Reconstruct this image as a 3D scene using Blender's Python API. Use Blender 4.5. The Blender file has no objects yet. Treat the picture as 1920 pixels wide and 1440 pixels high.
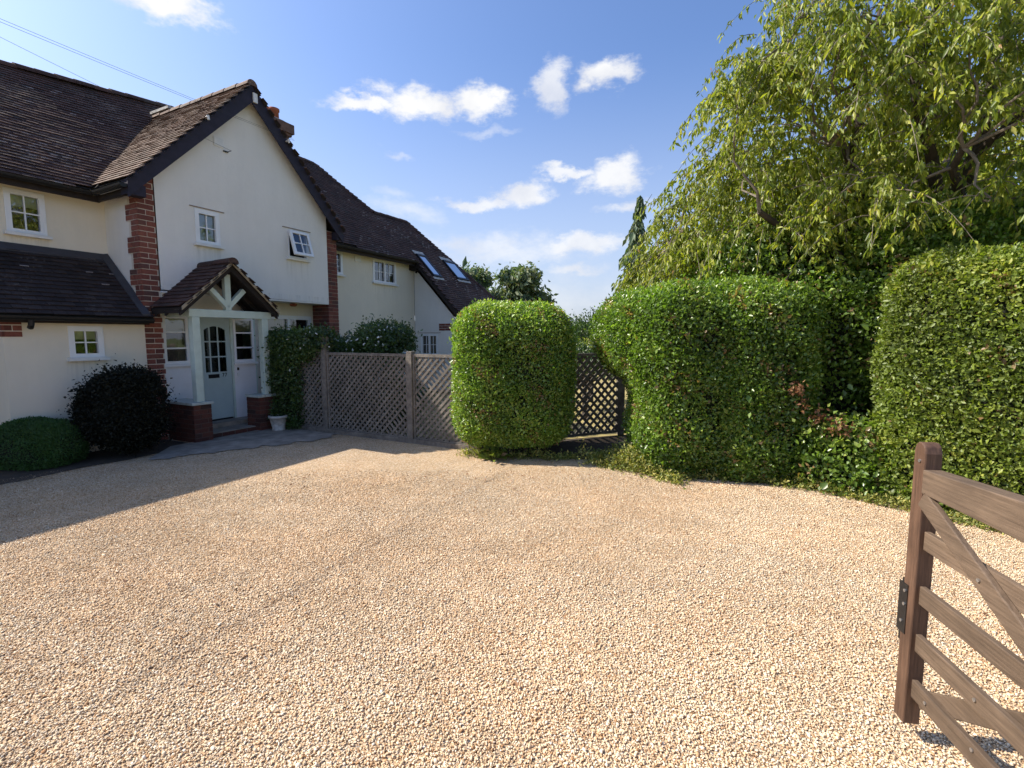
import bpy, math, random
import numpy as np
from mathutils import Vector, Matrix
from mathutils.geometry import tessellate_polygon

random.seed(7)
rng = np.random.default_rng(11)
scene = bpy.context.scene
col = scene.collection

# ---------------------------------------------------------------- camera
F, CH, PITCH = 915.0, 1.75, math.atan(90 / 915.0)
cam_d = bpy.data.cameras.new("camera")
cam_d.sensor_width = 36.0
cam_d.lens = 36.0 * F / 1920.0
cam_d.clip_start = 0.05
cam_d.clip_end = 3000
cam = bpy.data.objects.new("camera", cam_d)
cam.location = (0, 0, CH)
cam.rotation_euler = (math.radians(90) - PITCH, 0, 0)
col.objects.link(cam)
scene.camera = cam

# house frame: a runs along the gable front (away from camera), b out of it, z up
A = math.radians(27.2)
U = np.array([math.sin(A), math.cos(A), 0.0])
N = np.array([math.cos(A), -math.sin(A), 0.0])
O = np.array([-5.8499, 8.2283, 0.0])


def W(a, b, z=0.0):
    return O + a * U + b * N + np.array([0, 0, z])


# ---------------------------------------------------------------- light
DA, DB = 0.36, 0.985                       # shadow offset per metre of height, in the house frame
S = -DA * U - DB * N + np.array([0, 0, 1.0])
S = S / np.linalg.norm(S)
SUN_EL = math.asin(S[2])
sun_d = bpy.data.lights.new("sun", 'SUN')
sun_d.energy = 5.0
sun_d.angle = math.radians(0.5)
sun_d.color = (1.0, 0.92, 0.80)
sun = bpy.data.objects.new("sun", sun_d)
sun.rotation_euler = Vector(S).to_track_quat('Z', 'Y').to_euler()
sun.location = (-10, 5, 15)
col.objects.link(sun)

scene.view_settings.view_transform = 'Standard'
scene.view_settings.look = 'None'
scene.view_settings.exposure = 0.72
scene.view_settings.gamma = 1.0
scene.view_settings.use_curve_mapping = False
scene.render.engine = 'CYCLES'
scene.cycles.max_bounces = 7
scene.cycles.transparent_max_bounces = 12


class NT:
    """tiny node-tree helper"""
    def __init__(s, tree):
        s.t = tree
        s.n = tree.nodes
        s.l = tree.links

    def new(s, typ, **kw):
        nd = s.n.new(typ)
        for k, v in kw.items():
            if k == 'ins':
                for i, val in v.items():
                    s.put(nd.inputs[i], val)
            else:
                setattr(nd, k, v)
        return nd

    def put(s, sock, val):
        if hasattr(val, 'is_output') or isinstance(val, bpy.types.NodeSocket):
            s.l.new(val, sock)
        else:
            sock.default_value = val

    def math(s, op, a, b=None, c=None, clamp=False):
        nd = s.new('ShaderNodeMath', operation=op, use_clamp=clamp)
        s.put(nd.inputs[0], a)
        if b is not None:
            s.put(nd.inputs[1], b)
        if c is not None:
            s.put(nd.inputs[2], c)
        return nd.outputs[0]

    def vmath(s, op, a, b=None):
        nd = s.new('ShaderNodeVectorMath', operation=op)
        s.put(nd.inputs[0], a)
        if b is not None:
            s.put(nd.inputs[1], b)
        return nd.outputs['Value'] if op in ('LENGTH', 'DOT_PRODUCT', 'DISTANCE') else nd.outputs[0]

    def mix(s, fac, a, b, blend='MIX'):
        nd = s.new('ShaderNodeMix', data_type='RGBA', blend_type=blend)
        s.put(nd.inputs[0], fac)
        s.put(nd.inputs[6], a if not isinstance(a, tuple) else (*a, 1)[:4])
        s.put(nd.inputs[7], b if not isinstance(b, tuple) else (*b, 1)[:4])
        return nd.outputs[2]

    def ramp(s, fac, stops, interp='LINEAR'):
        nd = s.new('ShaderNodeValToRGB')
        cr = nd.color_ramp
        cr.interpolation = interp
        while len(cr.elements) < len(stops):
            cr.elements.new(0.5)
        for e, (p, c) in zip(cr.elements, stops):
            e.position = p
            e.color = (*c, 1) if len(c) == 3 else c
        s.put(nd.inputs[0], fac)
        return nd.outputs[0]

    def maprange(s, v, a, b, c=0.0, d=1.0, smooth=False):
        nd = s.new('ShaderNodeMapRange')
        if smooth:
            nd.interpolation_type = 'SMOOTHSTEP'
        for i, x in enumerate((v, a, b, c, d)):
            s.put(nd.inputs[i], x)
        return nd.outputs[0]

    def noise(s, vec, scale, detail=3.0, rough=0.55, out=0):
        nd = s.new('ShaderNodeTexNoise')
        if vec is not None:
            s.put(nd.inputs['Vector'], vec)
        nd.inputs['Scale'].default_value = scale
        nd.inputs['Detail'].default_value = detail
        nd.inputs['Roughness'].default_value = rough
        return nd.outputs[out]


# ---------------------------------------------------------------- sky with clouds (by direction)
def pix_dir(px, py):
    x = (px - 960) / F
    y = -(py - 720) / F
    c, s_ = math.cos(PITCH), math.sin(PITCH)
    d = np.array([x, c + y * s_, -s_ + y * c])
    return d / np.linalg.norm(d)


def build_world():
    w = bpy.data.worlds.new("World")
    scene.world = w
    w.use_nodes = True
    t = NT(w.node_tree)
    for nd in list(t.n):
        t.n.remove(nd)
    out = t.new('ShaderNodeOutputWorld')
    bg = t.new('ShaderNodeBackground')
    t.l.new(bg.outputs[0], out.inputs[0])
    sky = t.new('ShaderNodeTexSky')
    sky.sky_type = 'NISHITA'
    sky.sun_disc = False
    sky.sun_elevation = SUN_EL
    sky.sun_rotation = math.atan2(S[0], S[1])
    sky.air_density = 1.0
    sky.dust_density = 2.6
    sky.ozone_density = 2.5
    STR = 0.108
    bg.inputs['Strength'].default_value = STR
    tc = t.new('ShaderNodeTexCoord')
    d = tc.outputs['Generated']
    sep = t.new('ShaderNodeSeparateXYZ')
    t.l.new(d, sep.inputs[0])
    az = t.math('ARCTAN2', sep.outputs[0], sep.outputs[1])
    el = t.math('ARCSINE', sep.outputs[2])
    cmb = t.new('ShaderNodeCombineXYZ')
    t.put(cmb.inputs[0], az)
    t.put(cmb.inputs[1], el)
    P = cmb.outputs[0]
    # wispy displacement of the cloud outlines
    n1 = t.noise(t.vmath('MULTIPLY', d, (1, 1, 1.6)), 9.0, 5.0, 0.62, out=1)
    disp = t.vmath('MULTIPLY', t.vmath('SUBTRACT', n1, (0.5, 0.5, 0.5)), (0.13, 0.08, 0))
    P = t.vmath('ADD', P, disp)
    n2 = t.noise(t.vmath('MULTIPLY', d, (1, 1, 2.0)), 22.0, 8.0, 0.68)
    n2c = t.math('MULTIPLY', t.math('SUBTRACT', n2, 0.5), 1.3)
    # px, py, half width px, half height px, rotation deg (ccw), density
    cl = [(325, 22, 85, 34, 0, 1.0),
          (790, 190, 95, 38, 0, 1.0), (905, 188, 66, 36, -10, 1.0), (690, 192, 80, 18, 2, .95),
          (1030, 160, 40, 40, 45, .8), (1035, 192, 20, 22, 0, .7), (1140, 136, 62, 30, 5, .95),
          (905, 249, 60, 9, 2, .35), (738, 289, 32, 10, 0, .45), (745, 365, 50, 14, -8, .3), (760, 400, 80, 22, -8, .5),
          (1150, 328, 62, 34, 5, .9), (1070, 322, 60, 13, 0, .85),
          (985, 364, 66, 25, 8, .9), (890, 385, 70, 15, 0, .8), (1175, 381, 52, 12, 8, .75),
          (960, 470, 210, 34, 2, .65), (1100, 458, 95, 24, 2, .8), (850, 462, 90, 20, 0, .6),
          (1080, 505, 70, 12, 3, .75), (1010, 560, 260, 60, 0, .35),
          (2150, 190, 180, 70, 0, .9), (2500, 420, 300, 60, 0, .8), (-500, 250, 160, 60, 0, .8)]
    tot = None
    for (px, py, hw, hh, rot, den) in cl:
        c0 = pix_dir(px, py)
        caz, cel = math.atan2(c0[0], c0[1]), math.asin(c0[2])
        c1 = pix_dir(px + hw, py)
        c2 = pix_dir(px, py - hh)
        wa = abs(math.atan2(c1[0], c1[1]) - caz) + 1e-4
        wh = abs(math.asin(c2[2]) - cel) + 1e-4
        v = t.vmath('SUBTRACT', P, (caz, cel, 0))
        if rot:
            r = t.new('ShaderNodeVectorRotate', rotation_type='Z_AXIS')
            t.put(r.inputs['Vector'], v)
            r.inputs['Angle'].default_value = math.radians(-rot)
            v = r.outputs[0]
        v = t.vmath('MULTIPLY', v, (1 / wa / 1.12, 1 / wh / 1.12, 0))
        ln = t.vmath('LENGTH', v)
        m = t.math('MULTIPLY_ADD', ln, -1.0, 1.08)
        m = t.math('ADD', m, n2c)
        soft = 0.75 if den > .75 else 1.2
        m = t.maprange(m, 0.0, soft, 0.0, den, smooth=True)
        tot = m if tot is None else t.math('MAXIMUM', tot, m)
    shade = t.noise(d, 14.0, 4.0, 0.5)
    ccol = t.ramp(shade, [(0.32, (0.80, 0.82, 0.88)), (0.58, (1.0, 1.0, 1.0))])
    cloud = t.vmath('MULTIPLY', ccol, (0.62 / STR,) * 3)
    # pale summer air low down
    haze = t.maprange(el, -0.05, 0.52, 0.66, 0.0, smooth=True)
    skyc = t.vmath('MULTIPLY', sky.outputs[0], (0.86, 1.01, 1.27))
    base = t.mix(haze, skyc, (0.47 / STR, 0.51 / STR, 0.60 / STR))
    colr = t.mix(tot, base, cloud)
    t.l.new(colr, bg.inputs[0])


build_world()


# ---------------------------------------------------------------- mesh helpers
def tag(o, label=None, cat=None, group=None, kind=None):
    if label: o['label'] = label
    if cat: o['category'] = cat
    if group: o['group'] = group
    if kind: o['kind'] = kind
    return o


def empty(name, loc=(0, 0, 0), rz=0.0, label=None, cat=None, group=None):
    o = bpy.data.objects.new(name, None)
    o.empty_display_size = 0.2
    o.location = loc
    o.rotation_euler = (0, 0, rz)
    col.objects.link(o)
    return tag(o, label, cat, group)


def L(a, b, z):
    return (a, -b, z)


class MB:
    """collects polygons, builds ONE mesh object; local coordinates (a,-b,z) when house=True"""
    def __init__(s, house=False):
        s.v, s.f, s.c, s.m = [], [], [], []
        s.h = house

    def P(s, p):
        return (p[0], -p[1], p[2]) if s.h else tuple(p)

    def poly(s, pts, c=0.5, m=0):
        i = len(s.v)
        s.v += [s.P(p) for p in pts]
        s.f.append(tuple(range(i, i + len(pts))))
        s.c.append(c)
        s.m.append(m)

    def hexa(s, p, c=0.5, m=0):
        """8 corners: bottom 0-3 ccw, top 4-7"""
        i = len(s.v)
        s.v += [s.P(q) for q in p]
        fs = [(3, 2, 1, 0), (4, 5, 6, 7), (0, 1, 5, 4), (1, 2, 6, 5), (2, 3, 7, 6), (3, 0, 4, 7)]
        if s.h:
            fs = [tuple(reversed(q)) for q in fs]
        s.f += [tuple(i + k for k in q) for q in fs]
        s.c += [c] * 6
        s.m += [m] * 6

    def box(s, x0, x1, y0, y1, z0, z1, c=0.5, m=0):
        s.hexa([(x0, y0, z0), (x1, y0, z0), (x1, y1, z0), (x0, y1, z0),
                (x0, y0, z1), (x1, y0, z1), (x1, y1, z1), (x0, y1, z1)], c, m)

    def beam(s, p, q, w, d, up=(0, 0, 1), c=0.5, m=0):
        """rectangular bar from p to q, w across (perp to up), d along up"""
        p, q, up = Vector(p), Vector(q), Vector(up)
        x = (q - p).normalized()
        y = up.cross(x).normalized()
        z = x.cross(y).normalized()
        a, b = y * w / 2, z * d / 2
        s.hexa([p - a - b, q - a - b, q + a - b, p + a - b, p - a + b, q - a + b, q + a + b, p + a + b], c, m)

    def tube(s, pts, rs, n=8, c=0.5, m=0, caps=True):
        pts = [Vector(p) for p in pts]
        if not hasattr(rs, '__len__'):
            rs = [rs] * len(pts)
        rings = []
        ref = Vector((0.13, 0.31, 0.94)).normalized()
        for i, p in enumerate(pts):
            d = (pts[min(i + 1, len(pts) - 1)] - pts[max(i - 1, 0)]).normalized()
            r0 = ref if abs(d.dot(ref)) < 0.93 else Vector((1, 0, 0))
            x = d.cross(r0).normalized()
            y = d.cross(x).normalized()
            ring = []
            for k in range(n):
                t = 2 * math.pi * k / n
                ring.append(len(s.v))
                s.v.append(s.P(p + x * math.cos(t) * rs[i] + y * math.sin(t) * rs[i]))
            rings.append(ring)
        for a, b in zip(rings[:-1], rings[1:]):
            for k in range(n):
                s.f.append((a[k], a[(k + 1) % n], b[(k + 1) % n], b[k]))
                s.c.append(c)
                s.m.append(m)
        if caps:
            s.f.append(tuple(reversed(rings[0])))
            s.f.append(tuple(rings[-1]))
            s.c += [c, c]
            s.m += [m, m]

    def lathe(s, cx, cy, prof, n=24, c=0.5, m=0):
        i0 = len(s.v)
        for (r, z) in prof:
            for k in range(n):
                t = 2 * math.pi * k / n
                s.v.append(s.P((cx + r * math.cos(t), cy + r * math.sin(t), z)))
        for j in range(len(prof) - 1):
            for k in range(n):
                a = i0 + j * n + k
                b = i0 + j * n + (k + 1) % n
                s.f.append((a, b, b + n, a + n))
                s.c.append(c)
                s.m.append(m)

    def wall(s, mp, outer, holes=(), depth=0.09, inward=None, c=0.5, m=0):
        """flat wall with rectangular holes: mp(u,v,d)->3d point, d = depth into the wall"""
        loops = [[Vector((u, v, 0)) for u, v in outer]]
        for (u0, u1, v0, v1) in holes:
            loops.append([Vector((u0, v0, 0)), Vector((u0, v1, 0)), Vector((u1, v1, 0)), Vector((u1, v0, 0))])
        flat = [p for lp in loops for p in lp]
        for tri in tessellate_polygon(loops):
            s.poly([mp(flat[k].x, flat[k].y, 0) for k in tri], c, m)
        for (u0, u1, v0, v1) in holes:
            cs = [(u0, v0), (u1, v0), (u1, v1), (u0, v1)]
            for k in range(4):
                p, q = cs[k], cs[(k + 1) % 4]
                s.poly([mp(*p, 0), mp(*q, 0), mp(*q, depth), mp(*p, depth)], c, m)

    def build(s, name, mats, parent=None, smooth=False, bevel=0.0, merge=False):
        me = bpy.data.meshes.new(name)
        me.from_pydata([tuple(map(float, v)) for v in s.v], [], s.f)
        if not isinstance(mats, (list, tuple)):
            mats = [mats]
        for mt in mats:
            me.materials.append(mt)
        me.polygons.foreach_set('material_index', s.m)
        at = me.attributes.new('rnd', 'FLOAT', 'FACE')
        at.data.foreach_set('value', [float(x) for x in s.c])
        if smooth:
            me.polygons.foreach_set('use_smooth', [True] * len(s.f))
        me.update()
        o = bpy.data.objects.new(name, me)
        col.objects.link(o)
        if parent is not None:
            o.parent = parent
        if bevel > 0:
            bv = o.modifiers.new('bevel', 'BEVEL')
            bv.width = bevel
            bv.segments = 2
            bv.limit_method = 'ANGLE'
        return o


def np_mesh(name, V, Fc, mats, rnd=None, parent=None, smooth=False):
    """V (n,3), Fc (m,k) all faces with k corners"""
    me = bpy.data.meshes.new(name)
    V = np.ascontiguousarray(V, dtype=np.float32)
    Fc = np.ascontiguousarray(Fc, dtype=np.int32)
    k = Fc.shape[1]
    me.vertices.add(len(V))
    me.vertices.foreach_set('co', V.ravel())
    me.loops.add(Fc.size)
    me.loops.foreach_set('vertex_index', Fc.ravel())
    me.polygons.add(len(Fc))
    me.polygons.foreach_set('loop_start', np.arange(0, Fc.size, k, dtype=np.int32))
    me.polygons.foreach_set('loop_total', np.full(len(Fc), k, dtype=np.int32))
    if smooth:
        me.polygons.foreach_set('use_smooth', np.ones(len(Fc), dtype=bool))
    for mt in (mats if isinstance(mats, (list, tuple)) else [mats]):
        me.materials.append(mt)
    me.update(calc_edges=True)
    if rnd is not None:
        at = me.attributes.new('rnd', 'FLOAT', 'FACE')
        at.data.foreach_set('value', np.ascontiguousarray(rnd, dtype=np.float32))
    me.validate()
    o = bpy.data.objects.new(name, me)
    col.objects.link(o)
    if parent is not None:
        o.parent = parent
    return o


# ---------------------------------------------------------------- materials
def mat(name):
    m = bpy.data.materials.new(name)
    m.use_nodes = True
    t = NT(m.node_tree)
    b = t.n['Principled BSDF']
    return m, t, b


def bump(t, b, h, strength=0.3, dist=0.01):
    bp = t.new('ShaderNodeBump')
    bp.inputs['Strength'].default_value = strength
    bp.inputs['Distance'].default_value = dist
    t.put(bp.inputs['Height'], h)
    t.l.new(bp.outputs[0], b.inputs['Normal'])


def plain(name, c, rough=0.5, var=0.12, nscale=6.0, bscale=60.0, bstr=0.15, spec=0.5, metal=0.0):
    m, t, b = mat(name)
    tc = t.new('ShaderNodeTexCoord').outputs['Object']
    nz = t.noise(tc, nscale, 4.0)
    f = t.maprange(nz, 0.3, 0.7, 1 - var, 1 + var)
    colr = t.vmath('MULTIPLY', (c[0], c[1], c[2]), t_rgb(t, f))
    t.l.new(colr, b.inputs['Base Color'])
    b.inputs['Roughness'].default_value = rough
    b.inputs['Specular IOR Level'].default_value = spec
    b.inputs['Metallic'].default_value = metal
    if bstr > 0:
        bump(t, b, t.noise(tc, bscale, 3.0), bstr, 0.004)
    return m


def t_rgb(t, f):
    c = t.new('ShaderNodeCombineXYZ')
    for i in range(3):
        t.put(c.inputs[i], f)
    return c.outputs[0]


def attr(t):
    return t.new('ShaderNodeAttribute', attribute_name='rnd').outputs['Fac']


def render_wall(name, c, streaks=()):
    m, t, b = mat(name)
    tc = t.new('ShaderNodeTexCoord').outputs['Object']
    n1 = t.noise(tc, 1.1, 5.0, 0.6)
    st = t.noise(t.vmath('MULTIPLY', tc, (5, 5, 0.6)), 1.4, 4.0)      # faint rain streaks
    f = t.math('MULTIPLY', t.maprange(n1, 0.3, 0.7, 0.95, 1.03), t.maprange(st, 0.35, 0.7, 0.975, 1.01))
    base = t.vmath('MULTIPLY', c, t_rgb(t, f))
    sp = t.new('ShaderNodeSeparateXYZ')
    t.l.new(tc, sp.inputs[0])
    sn = t.noise(t.vmath('MULTIPLY', tc, (22, 22, 1.2)), 1.0, 3.0)
    sn = t.maprange(sn, 0.45, 0.68, 0.0, 1.0)
    for (x0, x1, zt, ln_) in streaks:          # grey run-off stains below the sills
        mx = t.math('MULTIPLY', t.maprange(sp.outputs[0], x0, x0 + .05, 0, 1), t.maprange(sp.outputs[0], x1 - .05, x1, 1, 0))
        mz = t.math('MULTIPLY', t.maprange(sp.outputs[2], zt - ln_, zt, 0, 1), t.math('LESS_THAN', sp.outputs[2], zt))
        k = t.math('MULTIPLY', t.math('MULTIPLY', mx, mz), t.math('MULTIPLY', sn, 0.30))
        base = t.mix(k, base, (0.30, 0.29, 0.24))
    t.l.new(base, b.inputs['Base Color'])
    b.inputs['Roughness'].default_value = 0.9
    b.inputs['Specular IOR Level'].default_value = 0.2
    h = t.math('ADD', t.noise(tc, 120.0, 3.0, 0.7), t.math('MULTIPLY', t.noise(tc, 14.0, 3.0), 1.6))
    bump(t, b, h, 0.45, 0.006)
    return m


M = {}
M['render_white'] = render_wall('white_render', (0.77, 0.745, 0.69), [(0.56, 1.10, 3.34, .5), (2.42, 3.02, 3.35, .5), (0.0, 3.53, 2.62, .14)])
M['render_cream'] = render_wall('cream_render', (0.75, 0.69, 0.56), [(-1.54, -.96, 3.25, .35), (6.08, 7.2, 3.25, .6), (-1.32, -.78, 1.39, .6)])


def m_brick(nm='red_brick', k=1.0):
    m, t, b = mat(nm)
    r = attr(t)
    tc = t.new('ShaderNodeTexCoord').outputs['Object']
    base = t.ramp(r, [(0.0, (0.12, 0.038, 0.028)), (0.35, (0.185, 0.056, 0.038)), (0.7, (0.225, 0.072, 0.046)), (0.95, (0.10, 0.045, 0.036))])
    n = t.noise(tc, 35.0, 4.0)
    c = t.vmath('MULTIPLY', base, t_rgb(t, t.maprange(n, 0.3, 0.7, 0.75 * k, 1.2 * k)))
    t.l.new(c, b.inputs['Base Color'])
    b.inputs['Roughness'].default_value = 0.88
    bump(t, b, t.noise(tc, 90.0, 4.0), 0.5, 0.005)
    return m


M['brick'] = m_brick()
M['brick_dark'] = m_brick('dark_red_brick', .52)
M['mortar'] = plain('lime_mortar', (0.30, 0.215, 0.165), 0.95, 0.15, 12, 120, 0.4)
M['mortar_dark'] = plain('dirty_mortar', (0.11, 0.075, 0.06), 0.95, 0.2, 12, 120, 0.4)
M['mortar_light'] = plain('pale_mortar', (0.62, 0.56, 0.47), 0.95, 0.12, 12, 120, 0.4)


def m_tile(name, stops, lich=(0.30, 0.27, 0.21), lo=0.60, hi=0.72):
    m, t, b = mat(name)
    r = attr(t)
    tc = t.new('ShaderNodeTexCoord').outputs['Object']
    base = t.ramp(r, stops)
    patch = t.noise(tc, 0.9, 4.0, 0.6)
    c = t.vmath('MULTIPLY', base, t_rgb(t, t.maprange(patch, 0.3, 0.7, 0.72, 1.25)))
    fine = t.noise(tc, 22.0, 4.0, 0.65)
    big = t.noise(tc, 1.7, 3.0, 0.5)
    k = t.math('ADD', t.math('MULTIPLY', fine, 0.6), t.math('MULTIPLY', big, 0.4))
    fac = t.maprange(k, lo - 0.06, hi, 0.0, 0.75)
    c = t.mix(fac, c, lich)
    t.l.new(c, b.inputs['Base Color'])
    b.inputs['Roughness'].default_value = 0.85
    b.inputs['Specular IOR Level'].default_value = 0.3
    bump(t, b, t.noise(tc, 70.0, 4.0), 0.5, 0.004)
    return m


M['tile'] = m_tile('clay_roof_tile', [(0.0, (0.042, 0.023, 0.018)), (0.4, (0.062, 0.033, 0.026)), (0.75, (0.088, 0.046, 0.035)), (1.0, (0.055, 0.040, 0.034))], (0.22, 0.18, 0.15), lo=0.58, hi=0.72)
M['tile_lit'] = m_tile('sunlit_roof_tile', [(0.0, (0.115, 0.072, 0.054)), (0.4, (0.160, 0.104, 0.078)), (0.75, (0.205, 0.140, 0.105)), (1.0, (0.130, 0.100, 0.082))], (0.32, 0.265, 0.20), 0.55, 0.74)  # lighter copy of the clay tile: sunlight on the left slope put into colour
M['tile_porch'] = m_tile('red_porch_tile', [(0.0, (0.040, 0.021, 0.018)), (0.4, (0.056, 0.028, 0.023)), (0.75, (0.074, 0.037, 0.030)), (1.0, (0.045, 0.030, 0.026))], (0.16, 0.13, 0.09), 0.60, 0.74)
M['tile_dark'] = m_tile('dark_lean_to_tile', [(0.0, (0.024, 0.017, 0.016)), (0.5, (0.036, 0.025, 0.023)), (1.0, (0.050, 0.036, 0.032))], (0.22, 0.20, 0.17), 0.64, 0.76)
M['lichen'] = plain('pale_lichen', (0.30, 0.26, 0.25), 0.95, 0.3, 40, 90, 0.3)
M['underlay'] = plain('roof_underlay', (0.03, 0.025, 0.022), 0.95)
M['lead'] = plain('lead_flashing', (0.05, 0.047, 0.052), 0.7, 0.15, 9, 40, 0.2)
M['mortar_bed'] = plain('verge_mortar', (0.36, 0.30, 0.21), 0.95, 0.25, 18, 60, 0.5)
M['dark_wood'] = plain('black_stained_timber', (0.018, 0.015, 0.030), 0.75, 0.3, 10, 50, 0.25)
M['brown_wood'] = plain('dark_brown_timber', (0.018, 0.012, 0.010), 0.8, 0.3, 10, 50, 0.25)
M['gutter'] = plain('black_gutter', (0.006, 0.006, 0.006), 0.6, 0.2, 10, 50, 0.05)
M['upvc'] = plain('white_window_frame', (0.78, 0.79, 0.79), 0.32, 0.03, 5, 50, 0.02)
M['sill'] = plain('white_sill', (0.72, 0.71, 0.67), 0.55, 0.08, 8, 60, 0.1)
M['sage'] = plain('pale_sage_paint', (0.52, 0.61, 0.54), 0.45, 0.07, 7, 70, 0.12)
M['door'] = plain('pale_blue_green_paint', (0.41, 0.51, 0.51), 0.35, 0.05, 5, 50, 0.06)
M['panel_white'] = plain('white_painted_board', (0.74, 0.74, 0.75), 0.5, 0.05, 5, 60, 0.08)
M['blind'] = plain('cream_blind', (0.55, 0.52, 0.34), 0.9, 0.06, 3, 200, 0.1)
M['frost'] = plain('frosted_sky_reflection', (0.26, 0.36, 0.40), 0.9, 0.06, 3, 200, 0.1)  # frosted look and sky reflection put into one blue-grey colour
M['dark_in'] = plain('unlit_room', (0.018, 0.016, 0.017), 0.9, 0.4, 3, 30, 0.0)
M['iron'] = plain('black_iron', (0.015, 0.015, 0.016), 0.4, 0.2, 20, 80, 0.2, metal=0.3)
M['terracotta'] = plain('terracotta', (0.36, 0.105, 0.05), 0.8, 0.2, 14, 60, 0.3)
M['stack'] = plain('sooty_brick', (0.15, 0.085, 0.06), 0.9, 0.4, 9, 60, 0.5)
M['stone'] = plain('pale_cast_stone', (0.42, 0.40, 0.36), 0.9, 0.3, 16, 70, 0.6)
M['cap'] = plain('painted_coping', (0.46, 0.50, 0.46), 0.6, 0.15, 12, 60, 0.2)
M['cable'] = plain('black_cable', (0.02, 0.02, 0.025), 0.6, 0.1)
M['white_plastic'] = plain('white_plastic', (0.7, 0.7, 0.68), 0.4, 0.04)
M['steel'] = plain('galvanised_bolt', (0.5, 0.5, 0.5), 0.35, 0.2, 30, 60, 0.1, metal=0.9)


def m_glass(name, tint=(0.02, 0.03, 0.035)):
    m, t, b = mat(name)
    gl = t.new('ShaderNodeBsdfGlossy')
    gl.inputs['Roughness'].default_value = 0.02
    tr = t.new('ShaderNodeBsdfTransparent')
    tr.inputs[0].default_value = (0.85, 0.88, 0.87, 1)
    fr = t.new('ShaderNodeFresnel')
    fr.inputs[0].default_value = 2.1
    mx = t.new('ShaderNodeMixShader')
    t.l.new(t.math('MULTIPLY', fr.outputs[0], 1.25, clamp=True), mx.inputs[0])
    t.l.new(tr.outputs[0], mx.inputs[1])
    t.l.new(gl.outputs[0], mx.inputs[2])
    t.l.new(mx.outputs[0], t.n['Material Output'].inputs[0])
    tc = t.new('ShaderNodeTexCoord').outputs['Object']
    bp = t.new('ShaderNodeBump')
    bp.inputs['Strength'].default_value = 0.05
    bp.inputs['Distance'].default_value = 0.01
    t.put(bp.inputs['Height'], t.noise(tc, 4.0, 2.0))
    t.l.new(bp.outputs[0], gl.inputs['Normal'])
    return m


M['glass'] = m_glass('window_glass')


def m_wood(name, c1, c2, scale=(1, 14, 14), rough=0.6):
    m, t, b = mat(name)
    tc = t.new('ShaderNodeTexCoord').outputs['Object']
    r = attr(t)
    v = t.vmath('ADD', t.vmath('MULTIPLY', tc, scale), t_rgb(t, t.math('MULTIPLY', r, 37.0)))
    n = t.noise(v, 3.0, 5.0, 0.65)
    n2 = t.noise(tc, 3.0, 4.0, 0.6)
    c = t.mix(t.maprange(n, 0.32, 0.68, 0, 1), c1, c2)
    c = t.vmath('MULTIPLY', c, t_rgb(t, t.maprange(n2, 0.3, 0.7, 0.72, 1.25)))
    c = t.vmath('MULTIPLY', c, t_rgb(t, t.maprange(r, 0, 1, 0.85, 1.15)))
    t.l.new(c, b.inputs['Base Color'])
    b.inputs['Roughness'].default_value = rough
    b.inputs['Specular IOR Level'].default_value = 0.35
    bump(t, b, n, 0.35, 0.004)
    return m


M['gate'] = m_wood('stained_gate_timber', (0.080, 0.054, 0.035), (0.152, 0.105, 0.070), (1.6, 34, 34), 0.66)
M['gate_post'] = m_wood('stained_gate_stile', (0.062, 0.034, 0.022), (0.135, 0.076, 0.048), (30, 30, 2), 0.5)
M['fence'] = m_wood('weathered_grey_timber', (0.105, 0.090, 0.076), (0.210, 0.185, 0.155), (6, 6, 6), 0.85)
M['bark'] = plain('tree_bark', (0.060, 0.045, 0.034), 0.9, 0.4, 9, 40, 0.8)
M['twig'] = plain('grey_twig', (0.16, 0.13, 0.10), 0.85, 0.3, 20, 80, 0.3)
M['core'] = plain('shaded_inner_twigs', (0.016, 0.018, 0.009), 0.95, 0.5, 18, 50, 0.8)  # near-black colour of the solid core stands for shade between leaves
M['petal'] = plain('white_petal', (0.72, 0.72, 0.68), 0.7, 0.1)


def m_leaf(name, stops, gloss=0.45, trans=0.35, tcol=(1.5, 1.7, 0.6), spec=0.6):
    """stops: leaf colours over the per-leaf random value"""
    m, t, b = mat(name)
    r = attr(t)
    tc = t.new('ShaderNodeTexCoord').outputs['Object']
    base = t.ramp(r, stops)
    pn = t.noise(tc, 1.6, 3.0, 0.55)
    base = t.vmath('MULTIPLY', base, t_rgb(t, t.maprange(pn, 0.3, 0.7, 0.78, 1.22)))
    t.l.new(base, b.inputs['Base Color'])
    b.inputs['Roughness'].default_value = gloss
    b.inputs['Specular IOR Level'].default_value = spec
    tl = t.new('ShaderNodeBsdfTranslucent')
    t.l.new(t.vmath('MULTIPLY', base, tcol), tl.inputs[0])
    mx = t.new('ShaderNodeMixShader')
    mx.inputs[0].default_value = trans
    t.l.new(b.outputs[0], mx.inputs[1])
    t.l.new(tl.outputs[0], mx.inputs[2])
    t.l.new(mx.outputs[0], t.n['Material Output'].inputs[0])
    return m


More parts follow.
